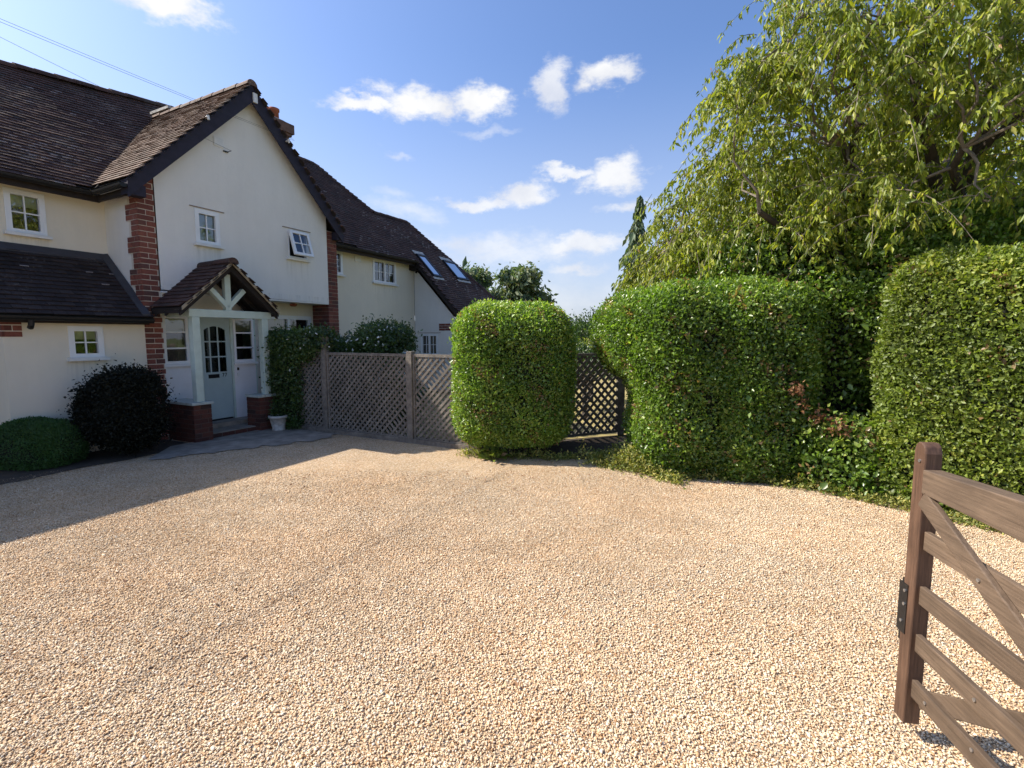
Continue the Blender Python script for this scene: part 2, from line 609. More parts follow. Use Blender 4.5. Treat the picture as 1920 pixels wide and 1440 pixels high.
M['privet'] = m_leaf('privet_leaf', [(0.0, (0.078, 0.137, 0.022)), (0.4, (0.149, 0.247, 0.037)), (0.75, (0.227, 0.327, 0.052)), (0.96, (0.389, 0.444, 0.109)), (0.985, (0.277, 0.176, 0.085)), (1.0, (0.231, 0.141, 0.067))], 0.36, 0.36)
M['hedge_dark'] = m_leaf('glossy_hedge_leaf', [(0.0, (0.069, 0.112, 0.018)), (0.45, (0.123, 0.205, 0.030)), (0.8, (0.183, 0.271, 0.042)), (0.96, (0.336, 0.396, 0.099)), (0.985, (0.269, 0.177, 0.077)), (1.0, (0.224, 0.142, 0.061))], 0.33, 0.36)
M['hedge_yellow'] = m_leaf('yellow_green_hedge_leaf', [(0.0, (0.086, 0.116, 0.019)), (0.4, (0.149, 0.204, 0.030)), (0.8, (0.230, 0.275, 0.040)), (0.96, (0.345, 0.352, 0.067)), (0.985, (0.24, 0.15, 0.07)), (1.0, (0.20, 0.12, 0.055))], 0.5, 0.36)
M['shade_leaf'] = m_leaf('deep_green_leaf', [(0.0, (0.022, 0.048, 0.013)), (0.5, (0.045, 0.088, 0.020)), (1.0, (0.09, 0.145, 0.035))], 0.4, 0.25)
M['purple_leaf'] = m_leaf('very_dark_leaf', [(0.0, (0.008, 0.010, 0.007)), (1.0, (0.016, 0.018, 0.011))], 0.6, 0.05, spec=0.15)
M['cushion'] = m_leaf('dense_cushion_leaf', [(0.0, (0.027, 0.076, 0.013)), (1.0, (0.055, 0.132, 0.022))], 0.6, 0.2)
M['cherry'] = m_leaf('cherry_leaf', [(0.0, (0.080, 0.125, 0.018)), (0.3, (0.185, 0.245, 0.030)), (0.65, (0.32, 0.36, 0.045)), (0.93, (0.50, 0.48, 0.11)), (1.0, (0.45, 0.26, 0.10))], 0.45, 0.5, (1.3, 1.3, 0.5), .5)
M['conifer'] = m_leaf('conifer_spray', [(0.0, (0.058, 0.098, 0.058)), (0.5, (0.111, 0.163, 0.081)), (1.0, (0.234, 0.234, 0.117))], 0.65, 0.3)
M['copper'] = m_leaf('dead_copper_leaf', [(0.0, (0.13, 0.06, 0.03)), (0.6, (0.24, 0.11, 0.05)), (1.0, (0.32, 0.19, 0.09))], 0.7, 0.3, (1.3, 1, 0.8))
M['weed'] = m_leaf('weed_leaf', [(0.0, (0.117, 0.156, 0.030)), (0.5, (0.221, 0.240, 0.050)), (1.0, (0.468, 0.408, 0.120))], 0.6, 0.3)


def m_gravel(stone=False):
    m, t, b = mat('gravel_stone' if stone else 'gravel_bed')
    geo = t.new('ShaderNodeTexCoord').outputs['Object']
    stops = [(0.0, (0.34, 0.19, 0.095)), (0.10, (0.52, 0.345, 0.195)), (0.32, (0.63, 0.475, 0.305)), (0.60, (0.68, 0.545, 0.375)), (0.85, (0.72, 0.60, 0.445)), (1.0, (0.77, 0.69, 0.56))]
    big = t.noise(geo, 0.55, 4.0, 0.6)
    mid = t.noise(geo, 3.0, 3.0, 0.6)
    tone = t.math('MULTIPLY', t.maprange(big, 0.3, 0.7, 0.88, 1.10), t.maprange(mid, 0.3, 0.7, 0.90, 1.08))
    warm = t.maprange(t.noise(t.vmath('ADD', geo, (31, 7, 0)), 0.8, 3.0), 0.35, 0.65, 0.0, 0.5)
    if stone:
        c = t.ramp(attr(t), stops)
        fine = t.noise(geo, 220.0, 2.0)
        c = t.vmath('MULTIPLY', c, t_rgb(t, t.maprange(fine, 0.3, 0.7, 0.9, 1.1)))
    else:
        vo = t.new('ShaderNodeTexVoronoi')
        t.put(vo.inputs['Vector'], geo)
        vo.inputs['Scale'].default_value = 64.0
        ve = t.new('ShaderNodeTexVoronoi', feature='DISTANCE_TO_EDGE')
        t.put(ve.inputs['Vector'], geo)
        ve.inputs['Scale'].default_value = 64.0
        sp = t.new('ShaderNodeSeparateColor')
        t.l.new(vo.outputs['Color'], sp.inputs[0])
        c = t.ramp(sp.outputs[0], stops)
        # cell edges tinted a darker brown
        e = t.maprange(ve.outputs[0], 0.0, 0.16, 0.0, 1.0)
        c = t.mix(e, (0.40, 0.28, 0.175), c)
        sp2 = t.noise(geo, 34.0, 3.0, 0.7)
        c = t.vmath('MULTIPLY', c, t_rgb(t, t.maprange(sp2, 0.32, 0.68, 0.84, 1.22)))
        h = t.math('ADD', t.math('MULTIPLY', t.maprange(ve.outputs[0], 0.0, 0.35, 0, 1, smooth=True), 1.0), t.math('MULTIPLY', sp.outputs[1], 0.7))
        bump(t, b, h, 0.9, 0.009)
    c = t.vmath('MULTIPLY', c, t_rgb(t, tone))
    c = t.mix(warm, c, t.vmath('MULTIPLY', c, (1.04, 0.93, 0.82)))
    t.l.new(c, b.inputs['Base Color'])
    b.inputs['Roughness'].default_value = 0.9
    b.inputs['Specular IOR Level'].default_value = 0.12
    return m


M['gravel'] = m_gravel()
M['pebble'] = m_gravel(True)
M['lawn'] = plain('dry_lawn', (0.30, 0.24, 0.09), 0.95, 0.35, 3, 90, 0.6)
M['soil'] = plain('dark_soil', (0.05, 0.036, 0.024), 0.95, 0.4, 9, 60, 0.7)
M['tarmac'] = plain('grey_paving', (0.26, 0.225, 0.185), 0.9, 0.35, 5, 140, 0.6)
M['earth'] = plain('field_grass', (0.10, 0.12, 0.035), 0.95, 0.3, 0.4, 20, 0.4)

# ---------------------------------------------------------------- the ground
def sheet(name, pts, z, m, kind='structure'):
    b = MB()
    b.poly([(p[0], p[1], z) for p in pts])
    return tag(b.build(name, m), kind=kind)


sheet('ground', [(-400, -400), (400, -400), (400, 400), (-400, 400)], -0.024, M['earth'])
g0, g1 = W(1.62, -0.4), W(1.62, 4.93)
drive = [(-14, -7), (7.5, -7), (7.0, 1.5), (5.6, 3.3), (4.60, 4.25), (3.95, 4.95), (3.5, 5.55), (2.15, 5.9), (1.6, 6.75), (0.7, 6.85), (-0.62, 7.15), tuple(g1[:2]), tuple(g0[:2]), tuple(W(-1.9, -0.9)[:2]), tuple(W(-7, -0.9)[:2])]
sheet('driveway', drive, -0.002, M['gravel'])
sheet('soil', [tuple(g1[:2]), (-0.62, 7.10), (0.7, 6.8), (1.6, 6.7), (2.1, 5.85), (3.5, 5.5), (4.0, 4.9), (5.6, 3.2), (8, 4), (8, 12), (2.1, 8.62), (-0.6, 7.64)], -0.008, M['soil'])
sheet('lawn', [tuple(W(1.72, -0.9)[:2]), tuple(W(1.72, 4.9)[:2]), (-0.6, 7.7), (2.05, 8.65), (9, 12.5), (30, 20), (30, 60), (-20, 60), tuple(W(14, -2)[:2])], -0.014, M['lawn'])
pv = [W(-0.35, 0.66), W(1.57, 0.66), W(1.57, 2.28)]
_e = [(1.57, 2.28), (1.2, 2.42), (0.6, 2.15), (0.1, 1.86), (-0.5, 1.55), (-1.0, 1.35)]
for (a0, b0), (a1, b1) in zip(_e[:-1], _e[1:]):
    for k in range(1, 11):
        f_ = k / 10
        pv.append(W(a0 + (a1 - a0) * f_ + random.uniform(-.035, .035), b0 + (b1 - b0) * f_ + random.uniform(-.06, .06) + .05 * math.sin(a0 * 9 + k)))
sheet('paving', [tuple(p[:2]) for p in pv], 0.010, M['tarmac'])

bed = [W(-3.4, -.2), W(-.10, -.2), W(-.06, .75), W(-.5, .95), W(-1.1, 1.02), W(-1.6, .95), W(-2.2, 1.05), W(-3.4, 1.0)]
sheet('flower_bed', [tuple(p[:2]) for p in bed], 0.006, M['soil'])

# ---------------------------------------------------------------- loose gravel stones (real geometry near the camera)
def pebbles():
    phi = (1 + 5 ** .5) / 2
    ico = np.array([(-1, phi, 0), (1, phi, 0), (-1, -phi, 0), (1, -phi, 0), (0, -1, phi), (0, 1, phi), (0, -1, -phi), (0, 1, -phi), (phi, 0, -1), (phi, 0, 1), (-phi, 0, -1), (-phi, 0, 1)]) / math.sqrt(1 + phi * phi)
    icf = np.array([(0, 11, 5), (0, 5, 1), (0, 1, 7), (0, 7, 10), (0, 10, 11), (1, 5, 9), (5, 11, 4), (11, 10, 2), (10, 7, 6), (7, 1, 8), (3, 9, 4), (3, 4, 2), (3, 2, 6), (3, 6, 8), (3, 8, 9), (4, 9, 5), (2, 4, 11), (6, 2, 10), (8, 6, 7), (9, 8, 1)])
    oc = np.array([(1, 0, 0), (0, 1, 0), (-1, 0, 0), (0, -1, 0), (0, 0, 1), (0, 0, -1)], float)
    ocf = np.array([(0, 1, 4), (1, 2, 4), (2, 3, 4), (3, 0, 4), (1, 0, 5), (2, 1, 5), (3, 2, 5), (0, 3, 5)])
    Vs, Fs, R = [], [], []
    off = 0
    n = int(1.22 * (6.3 ** 2 - 1.2 ** 2) * 9200)
    Y = np.sqrt(rng.uniform(1.2 ** 2, 6.3 ** 2, n))
    X = rng.uniform(-1.22, 1.22, n) * Y
    # thinner where wheels have packed the stones down
    trk = np.sin(X * 1.3 + .8 * np.sin(Y * .7)) * .5 + np.sin(Y * 1.9 - X * .8 + 1.0) * .3 + np.sin(X * 3.1 + Y * 2.3) * .2
    ok = (rng.random(n) < np.clip(1.05 - .35 * np.clip(trk, 0, 1), 0, 1)) & (rng.random(n) < np.clip((6.4 - Y) / 1.4, .1, 1))
    X, Y = X[ok], Y[ok]
    near = Y < 2.9 + rng.normal(size=len(Y)) * .3
    for base, fc, sel in ((ico, icf, near), (oc, ocf, ~near)):
        x, y = X[sel], Y[sel]
        # keep on the driveway
        keep = (x - 1.6) * 0.62 + (y - 6.35) < 0.05
        keep &= ~((x > 3.3) & ((x - 3.5) * 1.25 + (y - 5.4) > 0.0))
        rel = np.stack([x - O[0], y - O[1]], 1)
        aa = rel @ U[:2]
        bb = rel @ N[:2]
        keep &= (bb > 0.8) & (aa < 1.5) | (bb > 4.9)
        spill = rng.exponential(.10, len(aa)) + .08 * np.sin(aa * 5) + .05 * np.sin(aa * 13)
        keep &= ~((aa > -1.0) & (bb < 2.30 - spill - np.clip(0.6 - aa, 0, 2) * .55))
        x, y = x[keep], y[keep]
        n = len(x)
        s = rng.lognormal(math.log(0.0048), 0.27, n) * (1 + .03 * np.clip(y - 2, 0, 4))
        sc = np.stack([s * rng.uniform(0.85, 1.5, n), s * rng.uniform(0.75, 1.1, n), s * rng.uniform(0.40, 0.62, n)], 1)
        # random rotation
        q = rng.normal(size=(n, 4))
        q[:, 1:3] *= 0.28
        q /= np.linalg.norm(q, axis=1, keepdims=True)
        w_, a_, b_, c_ = q.T
        Rm = np.stack([1 - 2 * (b_**2 + c_**2), 2 * (a_*b_ - c_*w_), 2 * (a_*c_ + b_*w_),
                       2 * (a_*b_ + c_*w_), 1 - 2 * (a_**2 + c_**2), 2 * (b_*c_ - a_*w_),
                       2 * (a_*c_ - b_*w_), 2 * (b_*c_ + a_*w_), 1 - 2 * (a_**2 + b_**2)], 1).reshape(n, 3, 3)
        k = len(base)
        jit = 1 + rng.uniform(-0.22, 0.22, (n, k, 1))
        V = base[None] * jit * sc[:, None, :]
        V = np.einsum('nij,nkj->nki', Rm, V)
        z = rng.uniform(0.0, 0.0042, n)
        V += np.stack([x, y, z], 1)[:, None, :]
        Vs.append(V.reshape(-1, 3))
        Fs.append((fc[None] + (off + np.arange(n) * k)[:, None, None]).reshape(-1, 3))
        R.append(np.repeat(rng.random(n), len(fc)))
        off += n * k
    o = np_mesh('gravel', np.concatenate(Vs), np.concatenate(Fs), M['pebble'], np.concatenate(R), smooth=False)
    tag(o, 'loose pale tan and brown gravel stones covering the driveway', 'gravel', kind='stuff')


pebbles()

# ---------------------------------------------------------------- the house
RZ = math.atan2(U[1], U[0])
house = empty('house', tuple(O), RZ, 'white rendered two storey house with brick edged gable, porch and brown tiled roofs', 'house')
HP = lambda: MB(house=True)
fr_n = lambda b: (lambda u, v, d: (u, b - d, v))      # wall facing +n at plane b
fr_u = lambda a: (lambda u, v, d: (a + d, u, v))      # wall facing -u at plane a (u is b)

EZ, EB, SL = 4.08, -0.78, 1.06                       # main eaves height, offset, slope
RB = -3.5


def main_z(a, b):
    z = EZ - SL * (b - EB)
    h = max(0.0, min(1.0, (z - EZ) / 2.9))
    sag = 0.36 * min(1.0, max(0.0, (2.3 - a) / 3.0)) * h
    sag += 0.025 * math.sin(a * 1.9 + 0.6) * h
    return z - sag


# walls ------------------------------------------------------------
WB = -1.05
w = HP()
w.wall(fr_n(WB), [(-7.0, 0), (-0.20, 0), (-0.20, 4.2), (-7.0, 4.2)], [(-1.46, -1.04, 3.30, 3.90)], 0.10)
w.build('main_wall', M['render_cream'], house)
w = HP()
w.wall(fr_u(-0.235), [(-1.05, 0), (-0.02, 0), (-0.02, 4.25), (-1.05, 4.12)], [], 0.1)
w.build('return_wall', M['render_white'], house)
w = HP()
w.wall(fr_n(-0.015), [(-1.95, 0), (-0.24, 0), (-0.24, 2.06), (-1.95, 2.06)], [(-1.24, -0.86, 1.44, 1.87)], 0.10)
w.wall(fr_u(-1.95), [(-1.04, 0), (-0.015, 0), (-0.015, 2.06), (-1.04, 2.9)], [], 0.1)
w.build('ground_floor_wall', M['render_cream'], house)
# gable front
w = HP()
w.wall(fr_n(0.025), [(0.0, 2.52), (3.53, 2.50), (3.53, 4.56), (1.76, 6.42), (0.0, 4.56)], [(0.64, 1.03, 3.39, 3.95), (2.50, 2.98, 3.40, 3.95)], 0.10)
w.box(0.0, 3.53, -0.50, 0.024, 2.47, 2.498)
w.poly([(3.532, 0.025, 2.50), (3.532, -0.5, 2.50), (3.532, -0.5, 4.56), (3.532, 0.025, 4.56)])
w.build('gable_wall', M['render_white'], house)
# recessed ground floor wall right of porch
w = HP()
w.wall(fr_n(-0.52), [(1.60, 0), (3.54, 0), (3.54, 2.49), (1.60, 2.49)], [(2.27, 3.45, 1.15, 2.18)], 0.10)
w.build('recessed_wall', M['render_cream'], house)
# right wing
w = HP()
w.wall(fr_n(WB), [(3.83, 0), (8.0, 0), (8.0, 4.2), (3.83, 4.2)], [(4.50, 5.0, 3.37, 3.95), (6.17, 7.12, 3.30, 3.93)], 0.10)
w.build('wing_wall', M['render_cream'], house)
w = HP()
w.wall(fr_u(8.0), [(-1.04, 0), (0.52, 0), (0.52, 2.28), (-1.04, 3.92)], [(-0.80, -0.17, 1.15, 1.80)], 0.10)
w.poly([(8.0, 0.52, 0), (11.2, 0.52, 0), (11.2, 0.52, 2.3), (8.0, 0.52, 2.3)])
w.build('side_extension_wall', M['render_white'], house)
# unseen rear and ends keep the house solid
w = HP()
w.poly([(-7, -6.2, 0), (9.2, -6.2, 0), (9.2, -6.2, 4.1), (-7, -6.2, 4.1)])
w.poly([(-7, -1.05, 0), (-7, -6.2, 0), (-7, -6.2, 4.1), (-7, -3.5, 6.5), (-7, -1.05, 4.1)])
w.poly([(11.2, 0.52, 0), (11.2, -3.5, 0), (11.2, -3.5, 2.3), (11.2, 0.52, 2.3)])
w.poly([(9.2, -6.2, 0), (11.2, -3.5, 0), (11.2, -3.5, 2.3), (9.2, -6.2, 4.1)])
w.build('rear_wall', M['render_cream'], house)


# bricks -----------------------------------------------------------
def brick_face(mb, mp, u0, u1, z0, z1, course=0.086, bl=0.235, mg=0.012, ragged_left=0.0, off=0.0, proud=0.004):
    """lays brick boxes over a strip: mp(u, d, z) with d outwards"""
    k = 0
    z = z0
    while z < z1 - 0.02:
        zt = min(z + course - mg, z1)
        us = u0
        if ragged_left:
            us = u0 if (k // 3) % 2 == 0 else u0 + ragged_left
        st = us - (bl / 2 if k % 2 else 0) - off
        x = st
        while x < u1 - 0.01:
            a0, a1 = max(x, us), min(x + bl - mg, u1)
            if a1 - a0 > 0.03:
                d = proud + random.uniform(0, 0.004)
                j = random.uniform(-0.0015, 0.0015)
                pts = [mp(a0, -0.02, z + j), mp(a1, -0.02, z + j), mp(a1, d, z + j), mp(a0, d, z + j),
                       mp(a0, -0.02, zt + j), mp(a1, -0.02, zt + j), mp(a1, d, zt + j), mp(a0, d, zt + j)]
                mb.hexa(pts, random.random(), 0)
            x += bl
        z += course
        k += 1


def pier(a0, a1, bdep, ztop, side=True, zb=0.0, ragged=0.14, split=2.45):
    p = HP()
    p.box(a0 + 0.004, a1 - 0.004, -bdep, -0.002, zb, ztop, 0.5, 1)
    brick_face(p, lambda u, d, z: (u, d, z), a0, a1, zb, ztop)
    if side:
        # quoins toothed into the render on the side face (facing -u)
        k = 0
        z = zb
        while z < ztop - 0.02:
            wdt = 0.20 if (k // 3) % 2 else 0.34
            segs = [(-wdt, -wdt + 0.11), (-wdt + 0.122, 0.0)] if k % 2 else [(-wdt, 0.0)] if wdt < .25 else [(-wdt, -0.13), (-0.118, 0.0)]
            for s0, s1 in segs:
                d = 0.012 + random.uniform(0, 0.004)
                zt = min(z + 0.074, ztop)
                p.hexa([(a0 - d, s0, z), (a0 + 0.01, s0, z), (a0 + 0.01, s1, z), (a0 - d, s1, z),
                        (a0 - d, s0, zt), (a0 + 0.01, s0, zt), (a0 + 0.01, s1, zt), (a0 - d, s1, zt)], random.random(), 0)
            p.box(a0 - 0.009, a0 + 0.004, -wdt, -0.003, z - 0.013, z + 0.086, 0.5, 1)
            z += 0.086
            k += 1
    return p


pier(-0.25, -0.002, 0.3, 4.31).build('brick_pier', [M['brick'], M['mortar_light']], house)
p = pier(3.542, 3.83, 0.56, 4.14, side=False)
brick_face(p, lambda u, d, z: (3.542 - d, u, z), -0.55, -0.004, 0, 2.46)
p.build('brick_pier', [M['brick'], M['mortar']], house)
p = HP()
brick_face(p, lambda u, d, z: (u, -0.52 + d, z), 1.75, 2.24, 0, 2.2)
p.box(1.74, 2.25, -0.6, -0.512, 0, 2.2, 0.5, 1)
brick_face(p, lambda u, d, z: (u, -0.52 + d, z), 2.27, 3.52, 0, 1.1)
p.box(2.26, 3.53, -0.6, -0.512, 0, 1.1, 0.5, 1)
p.build('brick_panel', [M['brick'], M['mortar_light']], house)
p = HP()      # small brick corbels under the lean-to and catslide eaves
brick_face(p, lambda u, d, z: (u, -0.013 + d, z), -1.962, -1.755, 1.74, 1.985, course=0.082)
brick_face(p, lambda u, d, z: (-1.952 - d, u, z), -0.30, -0.004, 1.74, 1.985, course=0.082)
p.build('brick_corbel', [M['brick'], M['mortar']], house)
p = HP()
brick_face(p, lambda u, d, z: (7.998 - d, u, z), -0.10, 0.50, 1.92, 2.14, course=0.075)
p.build('brick_corbel', [M['brick'], M['mortar']], house)


# roofs ------------------------------------------------------------
def inside(poly, x, y):
    c = False
    n = len(poly)
    for i in range(n):
        x1, y1 = poly[i]
        x2, y2 = poly[(i + 1) % n]
        if (y1 > y) != (y2 > y) and x < (x2 - x1) * (y - y1) / (y2 - y1) + x1:
            c = not c
    return c


def tile_roof(name, P, Q0, Q1, V0, length, poly, m, tw=0.158, course=0.098, jitter=0.006, under=True, zoff=0.0, holes=(), lip=0.0):
    """P(u, v)-> surface point; u along eaves Q0..Q1, v up slope 0..length; poly in (u,v)"""
    mb = HP()
    v = V0
    row = 0
    while v < length:
        u = Q0 - (tw / 2 if row % 2 else 0)
        wob = random.uniform(-0.004, 0.004)
        while u < Q1:
            cu, cv = u + tw / 2, v + course * 0.5
            ok = inside(poly, cu, cv)
            if ok and any(h[0] < cu < h[1] and h[2] < cv < h[3] for h in holes):
                ok = False
            if ok:
                j = random.uniform(-jitter, jitter)
                v0, v1 = v + j + wob, v + course * 1.35
                l0, l1 = 0.022 + random.uniform(0, 0.006), 0.003
                p0, p1 = Vector(P(u + 0.003, v0)), Vector(P(u + tw - 0.003, v0))
                p2, p3 = Vector(P(u + tw - 0.003, v1)), Vector(P(u + 0.003, v1))
                nrm = (p1 - p0).cross(p3 - p0)
                nrm.normalize()
                if nrm.z < 0: nrm = -nrm
                th = 0.013
                mb.hexa([p0 + nrm * l0, p1 + nrm * l0, p2 + nrm * l1, p3 + nrm * l1,
                         p0 + nrm * (l0 + th), p1 + nrm * (l0 + th), p2 + nrm * (l1 + th), p3 + nrm * (l1 + th)],
                        min(1, max(0, random.gauss(0.5, 0.27))), 0)
                if lip and random.random() < lip * max(0.0, .5 + .9 * math.sin(u * .9 + v * 1.7) * math.sin(v * 1.3 + 1.0 + u * .3)) * (1.5 if v < 3.6 else .4):
                    f_ = random.uniform(.1, .5)
                    q0, q1 = p0.lerp(p1, f_ * .6), p0.lerp(p1, min(1, f_ + .5))
                    q2, q3 = q1.lerp(p2 + (q1 - p1), .10), q0.lerp(p3 + (q0 - p0), .10)
                    mb.hexa([q + nrm * (l0 + .001) for q in (q0, q1, q2, q3)] + [q + nrm * (l0 + th + .0025) for q in (q0, q1, q2, q3)], .5, 2)
                if under:
                    a_, b_, c_, d_ = [Vector(P(*q)) - nrm * 0.012 for q in ((u - .01, v - .02), (u + tw + .01, v - .02), (u + tw + .01, v + course + .01), (u - .01, v + course + .01))]
                    mb.poly([a_, b_, c_, d_], 0.5, 1)
            u += tw
        v += course
        row += 1
    return mb.build(name, [m, M['underlay'], M['lichen']], house)


cs = math.sqrt(1 + SL * SL)


def P_main(u, v):            # v = slope distance from b=+0.70 (catslide foot)
    b = 0.72 - v / cs
    return (u, b, main_z(u, b))


def pv_(a, b):
    return (a, (0.72 - b) * cs)


Eb = EB - 0.0
mainpoly = [pv_(-7.2, Eb), pv_(-1.2, Eb), pv_(-0.47, Eb - 0.02), pv_(0.3, -1.60), pv_(1.72, -3.05), pv_(3.1, -1.60), pv_(3.87, Eb - 0.02), pv_(7.78, Eb),
            pv_(7.78, 0.70), pv_(11.45, 0.70), pv_(9.15, -2.28), pv_(7.52, -2.26), pv_(6.35, RB), pv_(2.3, RB), pv_(-0.7, RB), pv_(-7.2, RB)]
tile_roof('main_roof', P_main, -7.2, 11.6, 0.0, 6.3, mainpoly, M['tile'], lip=.16,
          holes=[(9.42, 10.12, (0.72 + 0.36) * cs, (0.72 + 0.98) * cs), (7.98, 8.42, (0.72 + 0.30) * cs, (0.72 + 0.98) * cs)])
# rear slopes (seen only from other viewpoints)
w = HP()
for (a0, a1) in ((-7.2, -0.7), (-0.7, 2.3), (2.3, 6.35)):
    w.poly([(a0, RB, main_z(a0, RB)), (a1, RB, main_z(a1, RB)), (a1, -6.4, 4.0), (a0, -6.4, 4.0)])
w.poly([(6.35, RB, main_z(6.35, RB)), (7.52, -2.26, main_z(7.5, -2.26)), (9.15, -2.28, main_z(9.15, -2.28)), (9.2, -6.4, 4.0), (6.35, -6.4, 4.0)])
w.poly([(9.15, -2.28, main_z(9.15, -2.28)), (11.45, 0.70, main_z(11.4, 0.7)), (11.5, -3.6, 2.5), (9.2, -6.4, 4.0)])
w.build('rear_roof', M['tile_dark'], house)

# gable roof: ridge a=1.72
GR, GZ = 1.705, 6.45
GE0, GE1 = -0.46, 3.86


def gz(a):
    return GZ - 1.06 * abs(a - GR)


def P_gl(u, v):      # left slope: u along b, v up slope
    a = GE0 + v / cs
    return (a, u, gz(a))


def P_gr(u, v):
    a = GE1 - v / cs
    return (a, u, gz(a))


gl_len = (GR - GE0) * cs
tile_roof('gable_roof', P_gl, -3.2, 0.22, 0.0, gl_len, [(-0.80, 0), (0.22, 0), (0.22, gl_len), (-3.06, gl_len)], M['tile_lit'])
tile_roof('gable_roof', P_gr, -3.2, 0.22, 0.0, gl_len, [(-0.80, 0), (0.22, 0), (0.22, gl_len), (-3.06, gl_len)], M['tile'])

# lean-to roof
LZ, LB, LS = 2.03, 0.16, 0.86
ls = math.sqrt(1 + LS * LS)
def P_lt(u, v):
    b = LB - v / ls
    return (u, b, LZ + (LB - b) * LS)
ltl = (LB + 1.04) * ls
tile_roof('lean_to_roof', P_lt, -2.1, -0.22, 0.0, ltl, [(-2.1, 0), (-0.20, 0), (-0.26, 0.25), (-0.26, ltl), (-2.1, ltl)], M['tile_dark'], lip=.02)
w = HP()
w.hexa([(-2.1, -0.93, 2.985), (-0.27, -0.93, 2.985), (-0.27, -1.035, 3.06), (-2.1, -1.035, 3.06),
        (-2.1, -0.93, 3.02), (-0.27, -0.93, 3.02), (-0.27, -1.035, 3.13), (-2.1, -1.035, 3.13)])
w.hexa([(-0.36, LB, LZ + .03), (-0.25, LB, LZ + .03), (-0.25, -1.03, LZ + .03 + 1.19 * LS), (-0.36, -1.03, LZ + .03 + 1.19 * LS),
        (-0.36, LB, LZ + .065), (-0.25, LB, LZ + .075), (-0.25, -1.03, LZ + .09 + 1.19 * LS), (-0.36, -1.03, LZ + .065 + 1.19 * LS)])
w.build('lead_flashing', M['lead'], house)


# ridge and hip tiles
def ridge(name, p, q, r=0.095, step=0.30, m='tile', bumpy=0.010, n=7, sink=0.03):
    p, q = Vector(p), Vector(q)
    Ln = (q - p).length
    k = max(1, int(Ln / step))
    d = (q - p).normalized()
    side = d.cross(Vector((0, 0, 1))).normalized()
    up = side.cross(d).normalized()
    if up.z < 0: up = -up
    mb = HP()
    for i in range(k):
        a, b = p + d * (Ln * i / k), p + d * (Ln * (i + 1.08) / k)
        r0, r1 = r + bumpy, r
        jit = up * random.uniform(-0.006, 0.008)
        ring = []
        for (c, rr) in ((a, r0), (b, r1)):
            ring.append([c - up * sink + jit + side * math.cos(t) * rr + up * math.sin(t) * rr for t in [math.pi * j / n for j in range(n + 1)]])
        cc = random.random()
        for j in range(n):
            mb.poly([ring[0][j], ring[0][j + 1], ring[1][j + 1], ring[1][j]], cc)
        mb.poly(ring[0], cc)
    return mb.build(name, M[m], house)


ridge('ridge_tiles', (-7.2, RB, main_z(-7.2, RB)), (-0.7, RB, main_z(-0.7, RB)))
ridge('ridge_tiles', (-0.7, RB, main_z(-0.7, RB)), (2.3, RB, main_z(2.3, RB)))
ridge('ridge_tiles', (2.3, RB, main_z(2.3, RB)), (6.3, RB, main_z(6.3, RB)))
ridge('hip_tiles', (7.52, -2.26, main_z(7.52, -2.26)), (6.35, RB, main_z(6.35, RB)), 0.09, 0.15, bumpy=0.028)
ridge('ridge_tiles', (7.5, -2.27, main_z(7.5, -2.27)), (9.15, -2.28, main_z(9.15, -2.28)))
ridge('hip_tiles', (11.45, 0.70, main_z(11.45, 0.70)), (9.15, -2.28, main_z(9.15, -2.28)), 0.09, 0.15, bumpy=0.028)
ridge('ridge_tiles', (GR, 0.24, GZ), (GR, -3.05, GZ), 0.095, 0.33, m='tile_lit')
w = HP()
w.box(GR - 0.10, GR + 0.10, -3.02, -2.35, GZ + 0.055, GZ + 0.105)
w.build('ridge_mortar', M['stone'], house)

# eaves: soffits, fascias and boxed ends, each board a part
def board(name, m, *boxes):
    for bx_ in boxes:
        q = HP()
        if len(bx_) == 6:
            q.box(*bx_)
        else:
            q.hexa(bx_)
        q.build(name, M[m], house)


for (a0, a1) in ((-7.0, -0.40), (3.86, 7.75)):
    board('soffit', 'brown_wood', (a0, a1, -1.05, -0.79, 4.035, 4.075))
    board('fascia', 'brown_wood', (a0, a1, -0.83, -0.79, 3.92, 4.07))
board('fascia', 'brown_wood', (-0.44, -0.39, -0.83, 0.18, 3.93, 4.12), (3.80, 3.85, -0.83, 0.18, 3.95, 4.14), (-2.08, -0.26, 0.10, 0.13, 1.93, 2.035))
board('soffit', 'brown_wood', (-0.40, -0.26, -1.04, 0.0, 4.03, 4.07), (-2.08, -0.26, -0.01, 0.10, 1.985, 2.02),
      [(7.80, -0.95, 4.10), (8.0, -0.95, 4.10), (8.0, 0.70, 2.38), (7.80, 0.70, 2.38), (7.80, -0.95, 4.13), (8.0, -0.95, 4.13), (8.0, 0.70, 2.41), (7.80, 0.70, 2.41)])
board('verge_board', 'brown_wood', [(7.76, -0.95, 4.09), (7.80, -0.95, 4.09), (7.80, 0.70, 2.34), (7.76, 0.70, 2.34),
        (7.76, -0.95, 4.24), (7.80, -0.95, 4.24), (7.80, 0.70, 2.50), (7.76, 0.70, 2.50)])
board('eaves_box', 'brown_wood', (7.76, 8.12, -1.10, -0.76, 3.80, 4.06))


